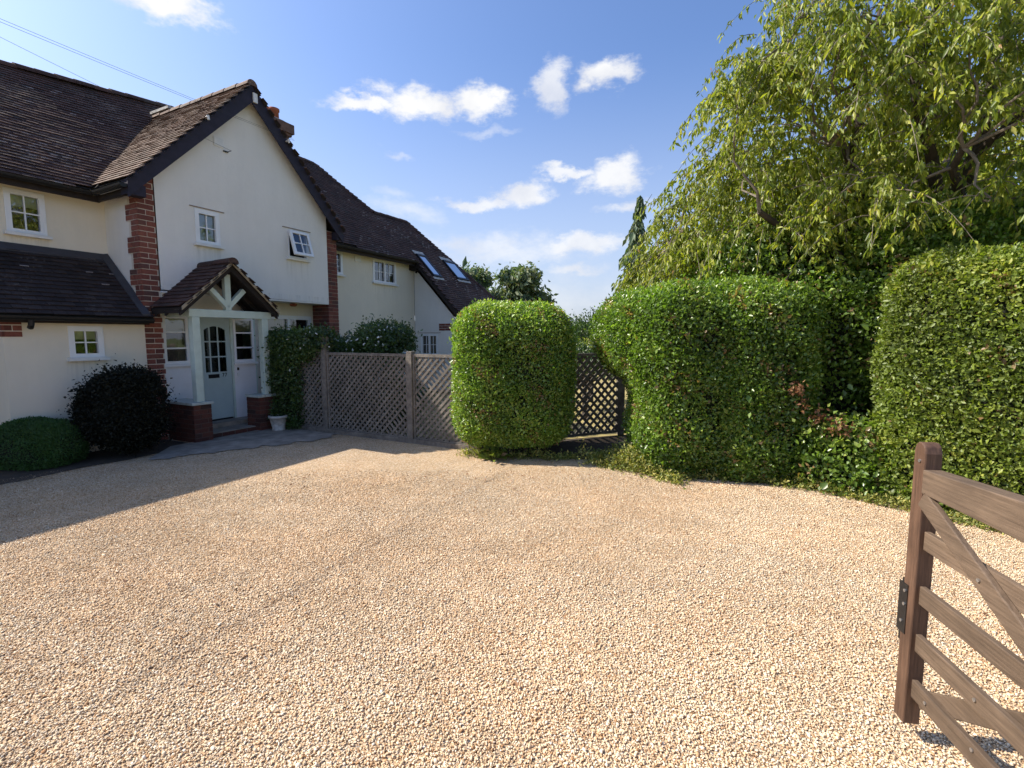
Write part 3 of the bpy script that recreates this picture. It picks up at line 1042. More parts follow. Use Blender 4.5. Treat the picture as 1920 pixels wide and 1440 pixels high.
def gutter(pts, r=0.055):
    mb = HP()
    pts = [Vector(p) for p in pts]
    n = 6
    for p, q in zip(pts[:-1], pts[1:]):
        d = (q - p).normalized()
        s_ = d.cross(Vector((0, 0, 1))).normalized()
        prev = None
        for j in range(n + 1):
            t = math.pi + math.pi * j / n
            o = s_ * math.cos(t) * r + Vector((0, 0, 1)) * math.sin(t) * r
            if prev is not None:
                mb.poly([p + prev, q + prev, q + o, p + o])
            prev = o
        for c in (p, q):
            mb.poly([c + s_ * math.cos(math.pi + math.pi * j / n) * r + Vector((0, 0, math.sin(math.pi + math.pi * j / n) * r)) for j in range(n + 1)])
    o = mb.build('gutter', M['gutter'], house)
    so = o.modifiers.new('solid', 'SOLIDIFY')
    so.thickness = 0.004
    return o


gutter([(-7.0, -0.72, 4.06), (-0.50, -0.72, 4.05)])
gutter([(-0.51, -0.74, 4.05), (-0.51, 0.20, 4.07)])
gutter([(3.9, -0.72, 4.06), (7.76, -0.72, 4.05)])
gutter([(-2.12, 0.20, 2.02), (-0.24, 0.20, 2.01)])
gutter([(7.8, 0.78, 2.42), (11.3, 0.78, 2.40)])
w = HP()
w.tube([(-1.72, 0.20, 1.97), (-1.72, 0.19, 1.90), (-1.72, 0.15, 1.86)], 0.035, 8)
w.build('gutter_outlet', M['gutter'], house)
w = HP()
w.tube([(7.86, 0.76, 2.38), (7.90, 0.70, 2.25), (7.93, 0.57, 2.10), (7.93, 0.57, 0.05)], 0.035, 8)
w.build('downpipe', M['brown_wood'], house)
w = HP()
w.tube([(7.86, -0.72, 4.02), (7.93, -0.85, 3.86), (7.95, -0.93, 3.74)], 0.03, 8)
w.build('downpipe', M['brown_wood'], house)

# bargeboards
for sgn, a_e in ((-1, GE0), (1, GE1)):
    w = HP()
    d = 0.30
    w.hexa([(a_e, 0.18, gz(a_e) - d + .02), (GR, 0.18, GZ - d - .03), (GR, 0.21, GZ - d - .03), (a_e, 0.21, gz(a_e) - d + .02),
            (a_e, 0.18, gz(a_e) + 0.01), (GR, 0.18, GZ + 0.01), (GR, 0.21, GZ + 0.01), (a_e, 0.21, gz(a_e) + 0.01)])
    w.hexa([(a_e, 0.03, gz(a_e) - 0.05), (GR, 0.03, GZ - 0.05), (GR, 0.18, GZ - 0.05), (a_e, 0.18, gz(a_e) - 0.05),
            (a_e, 0.03, gz(a_e) - 0.01), (GR, 0.03, GZ - 0.01), (GR, 0.18, GZ - 0.01), (a_e, 0.18, gz(a_e) - 0.01)])
    # boxed foot
    if sgn < 0:
        w.box(a_e, a_e + 0.26, 0.0, 0.18, 3.93, 4.10)
    else:
        w.box(a_e - 0.16, a_e, 0.0, 0.18, 3.95, 4.12)
    w.build('bargeboard', M['dark_wood'], house)
w = HP()
w.box(1.715, 1.80, 0.212, 0.24, 6.13, 6.30)
w.build('finial_block', M['white_plastic'], house)
for (a, z) in ((0.80, 5.50), (2.42, 5.66)):
    w = HP()
    w.tube([(a, 0.21, z), (a, 0.28, z + 0.01)], 0.018, 8)
    w.tube([(a, 0.28, z + 0.03), (a + 0.01, 0.28, z - 0.04)], 0.022, 8)
    w.build('cable_insulator', M['white_plastic'], house)


# windows -----------------------------------------------------------
def window(mp, u0, u1, v0, v1, cols, rows, lights=1, blind=0.0, fw=0.05, bar=0.018, sill=True, sill_ext=0.06, hood=False, label=None, curtain=None, bm='blind'):
    """mp(u, d, v): d outward from wall plane"""
    f = HP()

    def bx(mb, a0, a1, d0, d1, z0, z1, m=0):
        mb.hexa([mp(a0, d0, z0), mp(a1, d0, z0), mp(a1, d1, z0), mp(a0, d1, z0), mp(a0, d0, z1), mp(a1, d0, z1), mp(a1, d1, z1), mp(a0, d1, z1)], 0.5, m)
    e = 0.0
    bx(f, u0, u1, -0.06, 0.012, v0, v0 + fw)
    bx(f, u0, u1, -0.06, 0.012, v1 - fw, v1)
    bx(f, u0, u0 + fw, -0.058, 0.010, v0 + fw, v1 - fw)
    bx(f, u1 - fw, u1, -0.058, 0.010, v0 + fw, v1 - fw)
    # architrave lip on the wall
    for q in ((u0 - .022, u1 + .022, v1, v1 + .025), (u0 - .022, u0, v0, v1), (u1, u1 + .022, v0, v1)):
        bx(f, q[0], q[1], 0.0015, 0.014, q[2], q[3])
    wl = (u1 - u0 - 2 * fw)
    for li in range(lights):
        x0 = u0 + fw + wl * li / lights
        x1 = u0 + fw + wl * (li + 1) / lights
        if li:
            bx(f, x0 - fw * .55, x0 + fw * .55, -0.057, 0.016, v0 + fw, v1 - fw)
        for c in range(1, cols):
            x = x0 + (x1 - x0) * c / cols
            bx(f, x - bar / 2, x + bar / 2, -0.047, -0.018, v0 + fw, v1 - fw)
        for r in range(1, rows):
            z = v0 + fw + (v1 - v0 - 2 * fw) * r / rows
            bx(f, x0, x1, -0.046, -0.019, z - bar / 2, z + bar / 2)
    fo = f.build('window', M['upvc'], house)
    if label:
        fo['label'] = label
    g = HP()
    g.poly([mp(u0 + fw * .8, -0.035, v0 + fw * .8), mp(u1 - fw * .8, -0.035, v0 + fw * .8), mp(u1 - fw * .8, -0.035, v1 - fw * .8), mp(u0 + fw * .8, -0.035, v1 - fw * .8)])
    g.build('pane', M['glass'], fo)
    r = HP()
    bx(r, u0 + .002, u1 - .002, -0.42, -0.40, v0, v1)
    bx(r, u0 - .02, u0 + .001, -0.40, -0.099, v0, v1)
    bx(r, u1 - .001, u1 + .02, -0.40, -0.099, v0, v1)
    bx(r, u0, u1, -0.40, -0.099, v0 - .02, v0 + .001)
    bx(r, u0, u1, -0.40, -0.099, v1 - .001, v1 + .02)
    r.build('interior', M['dark_in'], fo)
    if blind:
        b = HP()
        k = 7
        zt = v1 - fw * .5
        zb = zt - (v1 - v0) * blind
        bx(b, u0 + fw * .6, u1 - fw * .6, -0.082, -0.072, zb, zt)
        b.build('blind', M[bm], fo)
    if curtain:
        for (c0, c1) in curtain:
            b = HP()
            n = 6
            for i in range(n):
                x0 = u0 + (u1 - u0) * (c0 + (c1 - c0) * i / n)
                x1 = u0 + (u1 - u0) * (c0 + (c1 - c0) * (i + 1) / n)
                bx(b, x0, x1, -0.13 + 0.01 * (i % 2), -0.12 + 0.01 * (i % 2), v0 + fw, v1 - fw)
            b.build('curtain', M['blind'], fo)
    if sill:
        s_ = HP()
        bx(s_, u0 - sill_ext, u1 + sill_ext, 0.001, 0.075, v0 - 0.055, v0 - 0.012)
        bx(s_, u0 - sill_ext * .5, u1 + sill_ext * .5, 0.001, 0.045, v0 - 0.012, v0 - 0.0)
        s_.build('sill', M['sill'], fo)
    if hood:
        s_ = HP()
        bx(s_, u0 - 0.10, u1 + 0.12, 0.001, 0.018, v1 + 0.045, v1 + 0.058)
        s_.build('drip_bead', M['mortar'], fo)
    return fo


mn = lambda b0: (lambda u, d, v: (u, b0 + d, v))
mu = lambda a0: (lambda u, d, v: (a0 - d, u, v))
window(mn(WB), -1.46, -1.04, 3.30, 3.90, 2, 2, blind=0.30)
window(mn(-0.015), -1.24, -0.86, 1.44, 1.87, 2, 2, blind=0.34)
window(mn(0.025), 0.64, 1.03, 3.39, 3.95, 2, 2, hood=True, blind=.93, bm='frost')  # full sheet behind this pane carries the painted sky reflection
window(mn(WB), 4.50, 5.00, 3.37, 3.95, 2, 3)
window(mn(WB), 6.17, 7.12, 3.30, 3.93, 2, 2, lights=2, curtain=[(0.06, 0.16), (0.84, 0.94)])
window(mu(8.0), -0.80, -0.17, 1.15, 1.80, 2, 2, lights=2, hood=True, sill=False)
window(mn(-0.52), 2.27, 3.45, 1.15, 2.18, 1, 1, lights=2, blind=0.0, fw=0.06, curtain=[(0.05, 0.5)])

# the open top-hung window in the gable: frame fixed, sash tilted outward at the bottom
u0, u1, v0, v1 = 2.50, 2.98, 3.40, 3.95
f = HP()
for q in ((u0, u1, v0, v0 + .03), (u0, u1, v1 - .03, v1), (u0, u0 + .03, v0 + .03, v1 - .03), (u1 - .03, u1, v0 + .03, v1 - .03)):
    f.box(q[0], q[1], -0.035, 0.035, q[2], q[3])
fo = f.build('window', M['upvc'], house)
fo['label'] = 'casement standing open'
s_ = HP()
h = v1 - v0 - .02
ang = math.radians(17)
def tp(u, d, t):      # t down from hinge
    return (u, 0.045 + d * math.cos(ang) + t * math.sin(ang), v1 - 0.01 - t * math.cos(ang) + d * math.sin(ang))
def tb(mb, a0, a1, d0, d1, t0, t1):
    mb.hexa([tp(a0, d0, t1), tp(a1, d0, t1), tp(a1, d1, t1), tp(a0, d1, t1), tp(a0, d0, t0), tp(a1, d0, t0), tp(a1, d1, t0), tp(a0, d1, t0)])
tb(s_, u0, u1, 0, 0.05, 0, .055); tb(s_, u0, u1, 0, 0.05, h - .055, h)
tb(s_, u0, u0 + .055, 0, .048, .055, h - .055); tb(s_, u1 - .055, u1, 0, .048, .055, h - .055)
um = (u0 + u1) / 2
tb(s_, um - .01, um + .01, .012, .04, .055, h - .055)
tb(s_, u0 + .05, u1 - .05, .013, .039, h / 2 - .01, h / 2 + .01)
s_.build('sash', M['upvc'], fo)
g = HP(); g.poly([tp(u0 + .04, .025, h - .04), tp(u1 - .04, .025, h - .04), tp(u1 - .04, .025, .04), tp(u0 + .04, .025, .04)]); g.build('pane', M['glass'], fo)
r = HP(); r.box(u0 + .002, u1 - .002, -.40, -.38, v0, v1)
r.box(u0 - .02, u0 + .001, -.38, -.08, v0, v1); r.box(u1 - .001, u1 + .02, -.38, -.08, v0, v1); r.box(u0, u1, -.38, -.08, v1 - .001, v1 + .02); r.box(u0, u1, -.38, -.08, v0 - .02, v0 + .001)
r.build('interior', M['dark_in'], fo)
s_ = HP(); s_.box(u0 - .06, u1 + .03, .026, .10, v0 - .055, v0 - .012); s_.build('sill', M['sill'], fo)
s_ = HP(); s_.box(u0 - .12, u1 + .10, .026, .043, v1 + .045, v1 + .058); s_.build('drip_bead', M['mortar'], fo)

# skylights in the catslide roof
for (a0, a1, b0, b1) in ((9.42, 10.12, -0.98, -0.36), (7.98, 8.42, -0.98, -0.30)):
    nx = Vector((0, SL, 1)).normalized()
    def sp(a, b, h):
        z = EZ - SL * (b - EB)
        return (a, b + nx.y * h, z + nx.z * h)
    def sb(mb, x0, x1, y0, y1, h0, h1):
        mb.hexa([sp(x0, y0, h0), sp(x1, y0, h0), sp(x1, y1, h0), sp(x0, y1, h0), sp(x0, y0, h1), sp(x1, y0, h1), sp(x1, y1, h1), sp(x0, y1, h1)])
    f = HP()
    fw = .05
    sb(f, a0, a1, b0, b0 + fw, 0, .09); sb(f, a0, a1, b1 - fw, b1, 0, .085)
    sb(f, a0, a0 + fw, b0 + fw, b1 - fw, 0, .085); sb(f, a1 - fw, a1, b0 + fw, b1 - fw, 0, .085)
    fo = f.build('skylight', M['iron'], house)
    g = HP(); g.poly([sp(a0 + .04, b0 + .04, .07), sp(a1 - .04, b0 + .04, .07), sp(a1 - .04, b1 - .04, .07), sp(a0 + .04, b1 - .04, .07)]); g.build('pane', M['glass'], fo)
    g = HP(); g.poly([sp(a0 + .04, b0 + .04, .03), sp(a1 - .04, b0 + .04, .03), sp(a1 - .04, b1 - .04, .03), sp(a0 + .04, b1 - .04, .03)]); g.build('blind', M['white_plastic'], fo)
    g = HP(); sb(g, a0 - .05, a1 + .05, b0 - .12, b0 - .01, .05, .062); g.build('flashing', M['stone'], fo)
    g = HP(); sb(g, a0 - .05, a1 + .05, b1 + .01, b1 + .08, .04, .048); g.build('flashing', M['stone'], fo)

# chimney
c = HP()
c.box(4.45, 5.20, -3.9, -3.12, 6.3, 7.42, .4)
c.box(4.41, 5.26, -3.95, -3.07, 7.30, 7.37, .5)
c.box(4.37, 5.31, -4.0, -3.02, 7.372, 7.62, .3)
c.build('chimney', M['stack'], house)
ch = [o for o in house.children if o.name == 'chimney'][0]
c = HP()
c.hexa([(4.42, -3.95, 7.621), (5.26, -3.95, 7.621), (5.26, -3.07, 7.621), (4.42, -3.07, 7.621), (4.55, -3.8, 7.72), (5.1, -3.8, 7.72), (5.1, -3.2, 7.72), (4.55, -3.2, 7.72)])
c.build('flaunching', M['stone'], ch)
for (a, b, z1) in ((4.66, -3.42, 7.95), (4.98, -3.42, 8.02)):
    c = HP()
    c.lathe(a, b, [(0.0, 7.66), (.135, 7.66), (.125, z1 - .07), (.15, z1 - .06), (.15, z1), (.12, z1 + .005), (.10, z1 - .05), (0, z1 - .06)], 18)
    c.build('chimney_pot', M['terracotta'], ch, smooth=True)

# vents and small fittings on the walls
w = HP(); w.box(1.03, 1.21, .026, .040, 5.16, 5.32); w.box(1.045, 1.195, .040, .046, 5.175, 5.305)
w.build('wall_vent', M['sill'], house)
w = HP(); w.tube([(1.24, .03, 5.10), (1.30, .12, 5.13)], .006, 6); w.box(1.20, 1.29, .026, .05, 5.105, 5.125)
w.build('cable_bracket', M['iron'], house)
w = HP(); w.box(5.46, 5.68, WB + .001, WB + .02, 3.78, 3.94)
w.build('wall_vent', M['sill'], house)
w = HP(); w.lathe(2.83, -0.30, [(0, 2.40), (.05, 2.40), (.075, 2.42), (.075, 2.455), (.03, 2.468), (0, 2.469)], 16)
w.build('porch_light', M['terracotta'], house, smooth=True)

# entrance: door, sidelights, panels ----------------------------------
DBP = -0.10
fd = HP()
fd.box(0.0, 1.74, -0.16, DBP - .002, 2.10, 2.20)       # head
fd.box(0.0, 1.74, -0.14, DBP + .008, 2.10, 2.17)
for (a0, a1) in ((0.0, 0.035), (0.46, 0.50), (0.60, 0.675), (1.225, 1.275), (1.70, 1.74)):
    fd.box(a0, a1, -0.16, DBP + .006, 0.17, 2.10)
fd.box(0.50, 0.60, -0.15, DBP - .01, 0.17, 2.10)
fd.box(0.0, 1.74, -0.50, -0.16, 2.10, 2.47)
fd.box(1.71, 1.74, -0.50, -0.16, 0.0, 2.10)
fd.build('door_frame', M['sage'], house)
def sidelight(a0, a1, z0, z1):
    f = HP()
    fw = .045
    b0, b1 = DBP - .05, DBP + .016
    f.box(a0, a1, b0, b1, z0, z0 + fw + .01); f.box(a0, a1, b0, b1, z1 - fw, z1)
    f.box(a0, a0 + fw, b0, b1 - .001, z0 + fw, z1 - fw); f.box(a1 - fw, a1, b0, b1 - .001, z0 + fw, z1 - fw)
    for k in (1, 2):
        z = z0 + (z1 - z0) * k / 3
        f.box(a0 + fw, a1 - fw, b0 + .01, b1 - .006, z - .014, z + .014)
    fo = f.build('sidelight', M['upvc'], house)
    g = HP(); g.poly([(a0 + .03, DBP - .01, z0 + .03), (a1 - .03, DBP - .01, z0 + .03), (a1 - .03, DBP - .01, z1 - .03), (a0 + .03, DBP - .01, z1 - .03)]); g.build('pane', M['glass'], fo)
    r = HP(); r.box(a0, a1, -.46, -.44, z0, z1); r.build('interior', M['dark_in'], fo)
    b = HP(); b.box(a0 + .03, a1 - .03, DBP - .05, DBP - .04, z1 - .26, z1 - .02); b.build('blind', M['blind'], fo)
    s_ = HP(); s_.box(a0 - .03, a1 + .035, DBP + .002, DBP + .06, z0 - .04, z0 - .002); s_.build('sill', M['upvc'], fo)
sidelight(0.04, 0.455, 1.26, 2.095)
sidelight(1.28, 1.70, 1.24, 2.095)
board('front_panel', 'panel_white', (0.03, 0.50, -.16, DBP + .012, 0.60, 1.218), (1.262, 1.71, -.16, DBP + .013, 0.17, 1.198))
w = HP(); w.box(0.0, 1.74, -0.49, -0.165, 0.0, 0.6); w.box(1.29, 1.70, -0.2, -.165, .17, 1.2); w.box(0.03, .5, -.2, -.165, .17, 1.2)
w.build('dark_backing', M['dark_in'], house)  # near-black boxes stand for the unlit space behind the panels
# door leaf
dr = HP()
da0, da1, dz0, dz1 = 0.68, 1.22, 0.20, 2.095
st = .085
gx0, gx1, gz0, gz1 = da0 + .055, da1 - st, 1.08, 1.93
dr.box(da0, gx0, -.14, DBP - .012, dz0, dz1); dr.box(gx1, da1, -.14, DBP - .012, dz0, dz1)
dr.box(gx0, gx1, -.14, DBP - .012, dz0, gz0)
# arched head
n = 12
for i in range(n):
    x0 = gx0 + (gx1 - gx0) * i / n; x1 = gx0 + (gx1 - gx0) * (i + 1) / n
    ar = lambda x: gz1 - 0.07 * ((x - (gx0 + gx1) / 2) / ((gx1 - gx0) / 2)) ** 2
    dr.hexa([(x0, -.14, ar(x0)), (x1, -.14, ar(x1)), (x1, DBP - .012, ar(x1)), (x0, DBP - .012, ar(x0)), (x0, -.14, dz1), (x1, -.14, dz1), (x1, DBP - .012, dz1), (x0, DBP - .012, dz1)])
for k in (1, 2):
    x = gx0 + (gx1 - gx0) * (k / 3 - (.08 if k == 1 else .03))
    dr.box(x - .012, x + .012, -.13, DBP - .016, gz0, gz1)
    z = gz0 + (gz1 - gz0) * k / 3
    dr.box(gx0, gx1, -.129, DBP - .017, z - .012, z + .012)
dr.box(da0 + .05, da1 - .07, -.13, DBP - .004, .935, .95)
door = dr.build('front_door', M['door'], house)
g = HP(); g.poly([(gx0 - .01, -.125, gz0), (gx1 + .01, -.125, gz0), (gx1 + .01, -.125, gz1), (gx0 - .01, -.125, gz1)]); g.build('pane', M['glass'], door)
g = HP(); g.box(da0, da1, -.40, -.38, gz0 - .05, dz1); g.box(gx0, gx1, -.18, -.17, 2.0, 2.09); g.build('interior', M['dark_in'], door)
g = HP(); g.box(.775, .975, DBP - .012, DBP - .002, .97, 1.04); g.build('letterbox', M['iron'], door)
# house number 77
def seven(mb, x, z, s, y):
    mb.box(x, x + .030 * s, y, y + .004, z + .050 * s, z + .060 * s)
    mb.hexa([(x + .004 * s, y, z), (x + .013 * s, y, z), (x + .013 * s, y + .004, z), (x + .004 * s, y + .004, z),
             (x + .020 * s, y, z + .050 * s), (x + .030 * s, y, z + .050 * s), (x + .030 * s, y + .004, z + .050 * s), (x + .020 * s, y + .004, z + .050 * s)])
g = HP(); seven(g, 1.035, .985, 1.15, DBP - .011); seven(g, 1.085, .985, 1.15, DBP - .011); g.build('house_number', M['iron'], door)
g = HP(); g.box(.76, .99, DBP - .012, DBP - .006, 1.055, 1.07); g.build('weather_strip', M['door'], door)
w = HP(); w.box(1.315, 1.345, DBP + .014, DBP + .035, 1.09, 1.145); w.build('doorbell', M['iron'], house)
w = HP(); w.box(1.315, 1.35, DBP + .014, DBP + .03, .98, 1.04); w.build('bell_cover', M['white_plastic'], house)
for z in (1.02, .75, 1.22):
    w = HP(); w.box(.505, .52, DBP - .002, DBP + .02, z, z + .10); w.build('hinge', M['iron'], house)

# steps
w = HP()
w.box(0.28, 1.75, -0.10, 0.62, 0.0, 0.085, .5)
w.box(0.28, 1.75, -0.14, 0.20, 0.086, 0.165, .5)
w.build('door_step', M['tarmac'], house)
w = HP()
brick_face(w, lambda u, d, z: (u, 0.625 + d, z), 0.28, 1.75, 0.0, 0.08, course=.082)
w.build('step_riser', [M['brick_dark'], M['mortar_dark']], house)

# porch ---------------------------------------------------------------
def dwarf(a0, a1, b0, b1, h, nm='porch_wall'):
    mb = HP()
    mb.box(a0 + .003, a1 - .003, b0, b1 - .003, 0, h, .5, 1)
    brick_face(mb, lambda u, d, z: (u, b1 - .004 + d, z), a0, a1, 0, h, course=.078)
    brick_face(mb, lambda u, d, z: (a0 + .004 - d, u, z), b0, b1, 0, h, course=.078)
    brick_face(mb, lambda u, d, z: (a1 - .004 + d, u, z), b0, b1, 0, h, course=.078)
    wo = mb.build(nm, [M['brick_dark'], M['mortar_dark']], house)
    cp = HP(); cp.box(a0 - .03, a1 + .03, b0, b1 + .03, h, h + .045); cp.build('coping', M['cap'], wo, bevel=.005)
dwarf(-0.02, 0.27, 0.005, 0.76, .62)
dwarf(1.15, 1.58, 0.40, 0.76, .62)
for a in (0.12, 1.36):
    w = HP(); w.box(a - .06, a + .06, .62, .74, .665, 2.06); w.build('porch_post', M['sage'], house, bevel=.006)
w = HP()
w.box(0.02, 1.50, .635, .735, 2.06, 2.19)
w.build('tie_beam', M['sage'], house, bevel=.008)
w = HP()
PR, PZ = 0.69, 3.0
w.box(PR - .05, PR + .05, .65, .73, 2.19, 2.80)
w.beam((PR, .69, 2.24), (PR - .30, .69, 2.55), .078, .09, (0, 1, 0))
w.beam((PR, .69, 2.24), (PR + .30, .69, 2.55), .078, .09, (0, 1, 0))
w.build('king_post', M['sage'], house)
for a in (0.10, 1.28):
    w = HP(); w.box(a - .04, a + .04, .0, .64, 2.07, 2.18); w.build('side_plate', M['sage'], house)
pe = .86
psl = .93
pz = lambda a: PZ - psl * abs(a - PR)
pc = math.sqrt(1 + psl * psl)
pl = pe * pc
tile_roof('porch_roof', lambda u, v: (PR - pe + v / pc, u, pz(PR - pe + v / pc)), 0.03, .90, 0, pl, [(0.03, 0), (.90, 0), (.90, pl), (.03, pl)], M['tile_porch'], tw=.165)
tile_roof('porch_roof', lambda u, v: (PR + pe - v / pc, u, pz(PR + pe - v / pc)), 0.03, .90, 0, pl, [(0.03, 0), (.90, 0), (.90, pl), (.03, pl)], M['tile_porch'], tw=.165)
ridge('ridge_tiles', (PR, .93, PZ), (PR, .04, PZ), .085, .3, m='tile_porch')
for sg in (-1, 1):
    w = HP()
    ae = PR + sg * pe
    w.hexa([(ae, .03, pz(ae) - .035), (PR, .03, PZ - .035), (PR, .885, PZ - .035), (ae, .885, pz(ae) - .035), (ae, .03, pz(ae) - .01), (PR, .03, PZ - .01), (PR, .885, PZ - .01), (ae, .885, pz(ae) - .01)])
    for b in (.12, .40, .80):
        w.hexa([(ae, b, pz(ae) - .13), (PR, b, PZ - .15), (PR, b + .05, PZ - .15), (ae, b + .05, pz(ae) - .13), (ae, b, pz(ae) - .04), (PR, b, PZ - .04), (PR, b + .05, PZ - .04), (ae, b + .05, pz(ae) - .04)])
    w.box(min(ae, ae + .0 - sg * .04), max(ae, ae - sg * .04), .03, .88, pz(ae) - .09, pz(ae) - .036)
    w.build('rafters', M['brown_wood'], house)
    w = HP()
    w.hexa([(ae, .886, pz(ae) - .045), (PR, .886, PZ - .045), (PR, .905, PZ - .045), (ae, .905, pz(ae) - .045), (ae, .886, pz(ae) + .012), (PR, .886, PZ + .012), (PR, .905, PZ + .012), (ae, .905, pz(ae) + .012)])
    w.build('verge', M['mortar_bed'], house)
w = HP()
w.poly([(PR - .62, .05, 2.32), (PR - .02, .05, 2.32), (PR - .02, .05, PZ - .14)])
w.box(0.0, 1.74, -.10, 0.0, 2.2, 2.47)
w.build('porch_gable_panel', M['render_cream'], house)

# overhead cables ------------------------------------------------------
def cable(pts_px, label):
    mb = MB()
    P = [W(*p) for p in pts_px]
    out = []
    n = 40
    p0, p1 = P
    for i in range(n + 1):
        t = i / n
        q = p0 * (1 - t) + p1 * t
        q = q + np.array([0, 0, -0.25 * 4 * t * (1 - t) * 0.35])
        out.append(q)
    mb.tube(out, 0.0022, 6)
    tag(mb.build('overhead_cable', M['cable']), label, 'cable', 'overhead cables running to the gable')
cable([(-9.0, 0.9, 5.60), (2.42, 0.43, 5.66)], 'upper of the paired black overhead cables reaching the right bargeboard of the gable')
cable([(-9.0, 0.98, 5.50), (2.42, 0.45, 5.63)], 'lower of the paired black overhead cables reaching the right bargeboard of the gable')
cable([(-9.0, 0.75, 6.5), (1.29, 0.12, 5.13)], 'single black overhead cable ending at the bracket below the gable vent')


# ---------------------------------------------------------------- lattice fence
def lattice_panel(root, p, q, z0=.05, z1=1.46, pitch=.112, sw=.027, solid=False):
    """p,q world xy of the panel ends"""
    p, q = np.array(p, float), np.array(q, float)
    Ln = np.linalg.norm(q - p)
    d = (q - p) / Ln
    nn = np.array([d[1], -d[0]])
    Hh = z1 - z0 - .09
    mb = MB()

    def pt(s, o, z):
        r = p + d * s + nn * o
        return (r[0], r[1], z)
    x0, x1, y0, y1 = .03, Ln - .03, z0 + .04, z1 - .05

    def clip(s0, sign):
        # line: y = y0 + sign*(x - s0)
        pts = []
        for x in (x0, x1):
            y = y0 + sign * (x - s0)
            if y0 - 1e-6 <= y <= y1 + 1e-6: pts.append((x, y))
        for y in (y0, y1):
            x = s0 + sign * (y - y0)
            if x0 + 1e-6 < x < x1 - 1e-6: pts.append((x, y))
        return pts[:2] if len(pts) >= 2 else None
    for sign, o0, o1 in ((1, .002, .012), (-1, -.010, .001)):
        s0 = x0 - (y1 - y0) if sign == 1 else x0
        end = x1 if sign == 1 else x1 + (y1 - y0)
        s0 += pitch * .3
        while s0 < end:
            e = clip(s0 + random.uniform(-.008, .008), sign)
            if e and random.random() > .025:
                (xa, ya), (xb, yb) = e
                if abs(xb - xa) > .05:
                    hw = sw * .7071
                    # slat as a sheared box: widened vertically
                    dx = hw * .7071 * (1 if sign == -1 else -1)
                    dy = hw * .7071
                    c = random.random()
                    A_ = [(xa - dx, ya - dy), (xa + dx, ya + dy), (xb + dx, yb + dy), (xb - dx, yb - dy)]
                    if xb < xa: A_ = A_[::-1]
                    mb.hexa([pt(x, o0, z) for x, z in A_] + [pt(x, o1, z) for x, z in A_], c)
            s0 += pitch
    mb.build('lattice', M['fence'], root)
    fb = MB()
    for (s0, s1, za, zb) in ((0, Ln, z1 - .045, z1), (0, Ln, z0, z0 + .045), (0, .035, z0 + .045, z1 - .045), (Ln - .035, Ln, z0 + .045, z1 - .045)):
        fb.hexa([pt(s0, -.022, za), pt(s1, -.022, za), pt(s1, .022, za), pt(s0, .022, za), pt(s0, -.022, zb), pt(s1, -.022, zb), pt(s1, .022, zb), pt(s0, .022, zb)], random.random())
    fb.build('panel_frame', M['fence'], root)


fence = empty('lattice_fence', (0, 0, 0), 0, 'weathered grey wooden lattice fence between the porch and the clipped hedges', 'fence')
FA = 1.65
fp = [0.15, 1.94, 3.88, 5.05]
for i in range(3):
    p, q = W(FA, fp[i] + .055), W(FA, fp[i + 1] - .055)
    lattice_panel(fence, p[:2], q[:2])
for b, h in ((1.94, 1.74), (3.88, 1.50), (5.05, 1.50)):
    c = W(FA, b)
    mb = MB()
    for k in (0,):
        a, e = U[:2] * .05, N[:2] * .052
        pts = [c[:2] - a - e, c[:2] + a - e, c[:2] + a + e, c[:2] - a + e]
        mb.hexa([(x, y, 0) for x, y in pts] + [(x, y, h) for x, y in pts], .5)
    mb.build('post', M['fence'], fence, bevel=.006)
e0, e1 = np.array(W(FA, 5.05)[:2]), np.array([1.93, 8.57])
em = (e0 + e1) / 2
for p, q in ((e0, em), (em, e1)):
    dd = (q - p) / np.linalg.norm(q - p)
    lattice_panel(fence, p + dd * .055, q - dd * .055, pitch=.15, sw=.034)
for c in (em, e1):
    mb = MB()
    mb.box(c[0] - .055, c[0] + .055, c[1] - .05, c[1] + .05, 0, 1.5)
    mb.build('post', M['fence'], fence, bevel=.006)
mb = MB()
p, q = W(FA - .04, 0.8, .03), W(FA - .04, 5.2, .03)
mb.beam(p, q, .03, .09)
tag(mb.build('timber_edging', M['fence']), 'low weathered timber edging board between gravel and lattice fence', 'edging')

# ---------------------------------------------------------------- gate
gd = np.array([-math.sin(math.radians(9.3)), -math.cos(math.radians(9.3)), 0.0])
gP = np.array([1.7247, 1.9786, 0.0])
gate = empty('field_gate', tuple(gP), math.atan2(gd[1], gd[0]), 'open brown stained wooden five bar gate in the right foreground', 'gate')
# local x along rails (towards camera), local y = across, camera-left face is -y side
def gbar(name, x0, x1, z0a, z1a, z0b=None, z1b=None, y0=-.02, y1=.02, m='gate', bv=.004):
    z0b = z0a if z0b is None else z0b
    z1b = z1a if z1b is None else z1b
    mb = MB()
    mb.hexa([(x0, y0, z0a), (x1, y0, z0b), (x1, y1, z0b), (x0, y1, z0a), (x0, y0, z1a), (x1, y0, z1b), (x1, y1, z1b), (x0, y1, z1a)], random.random())
    return mb.build(name, M[m], gate, bevel=bv)
GL = 3.0
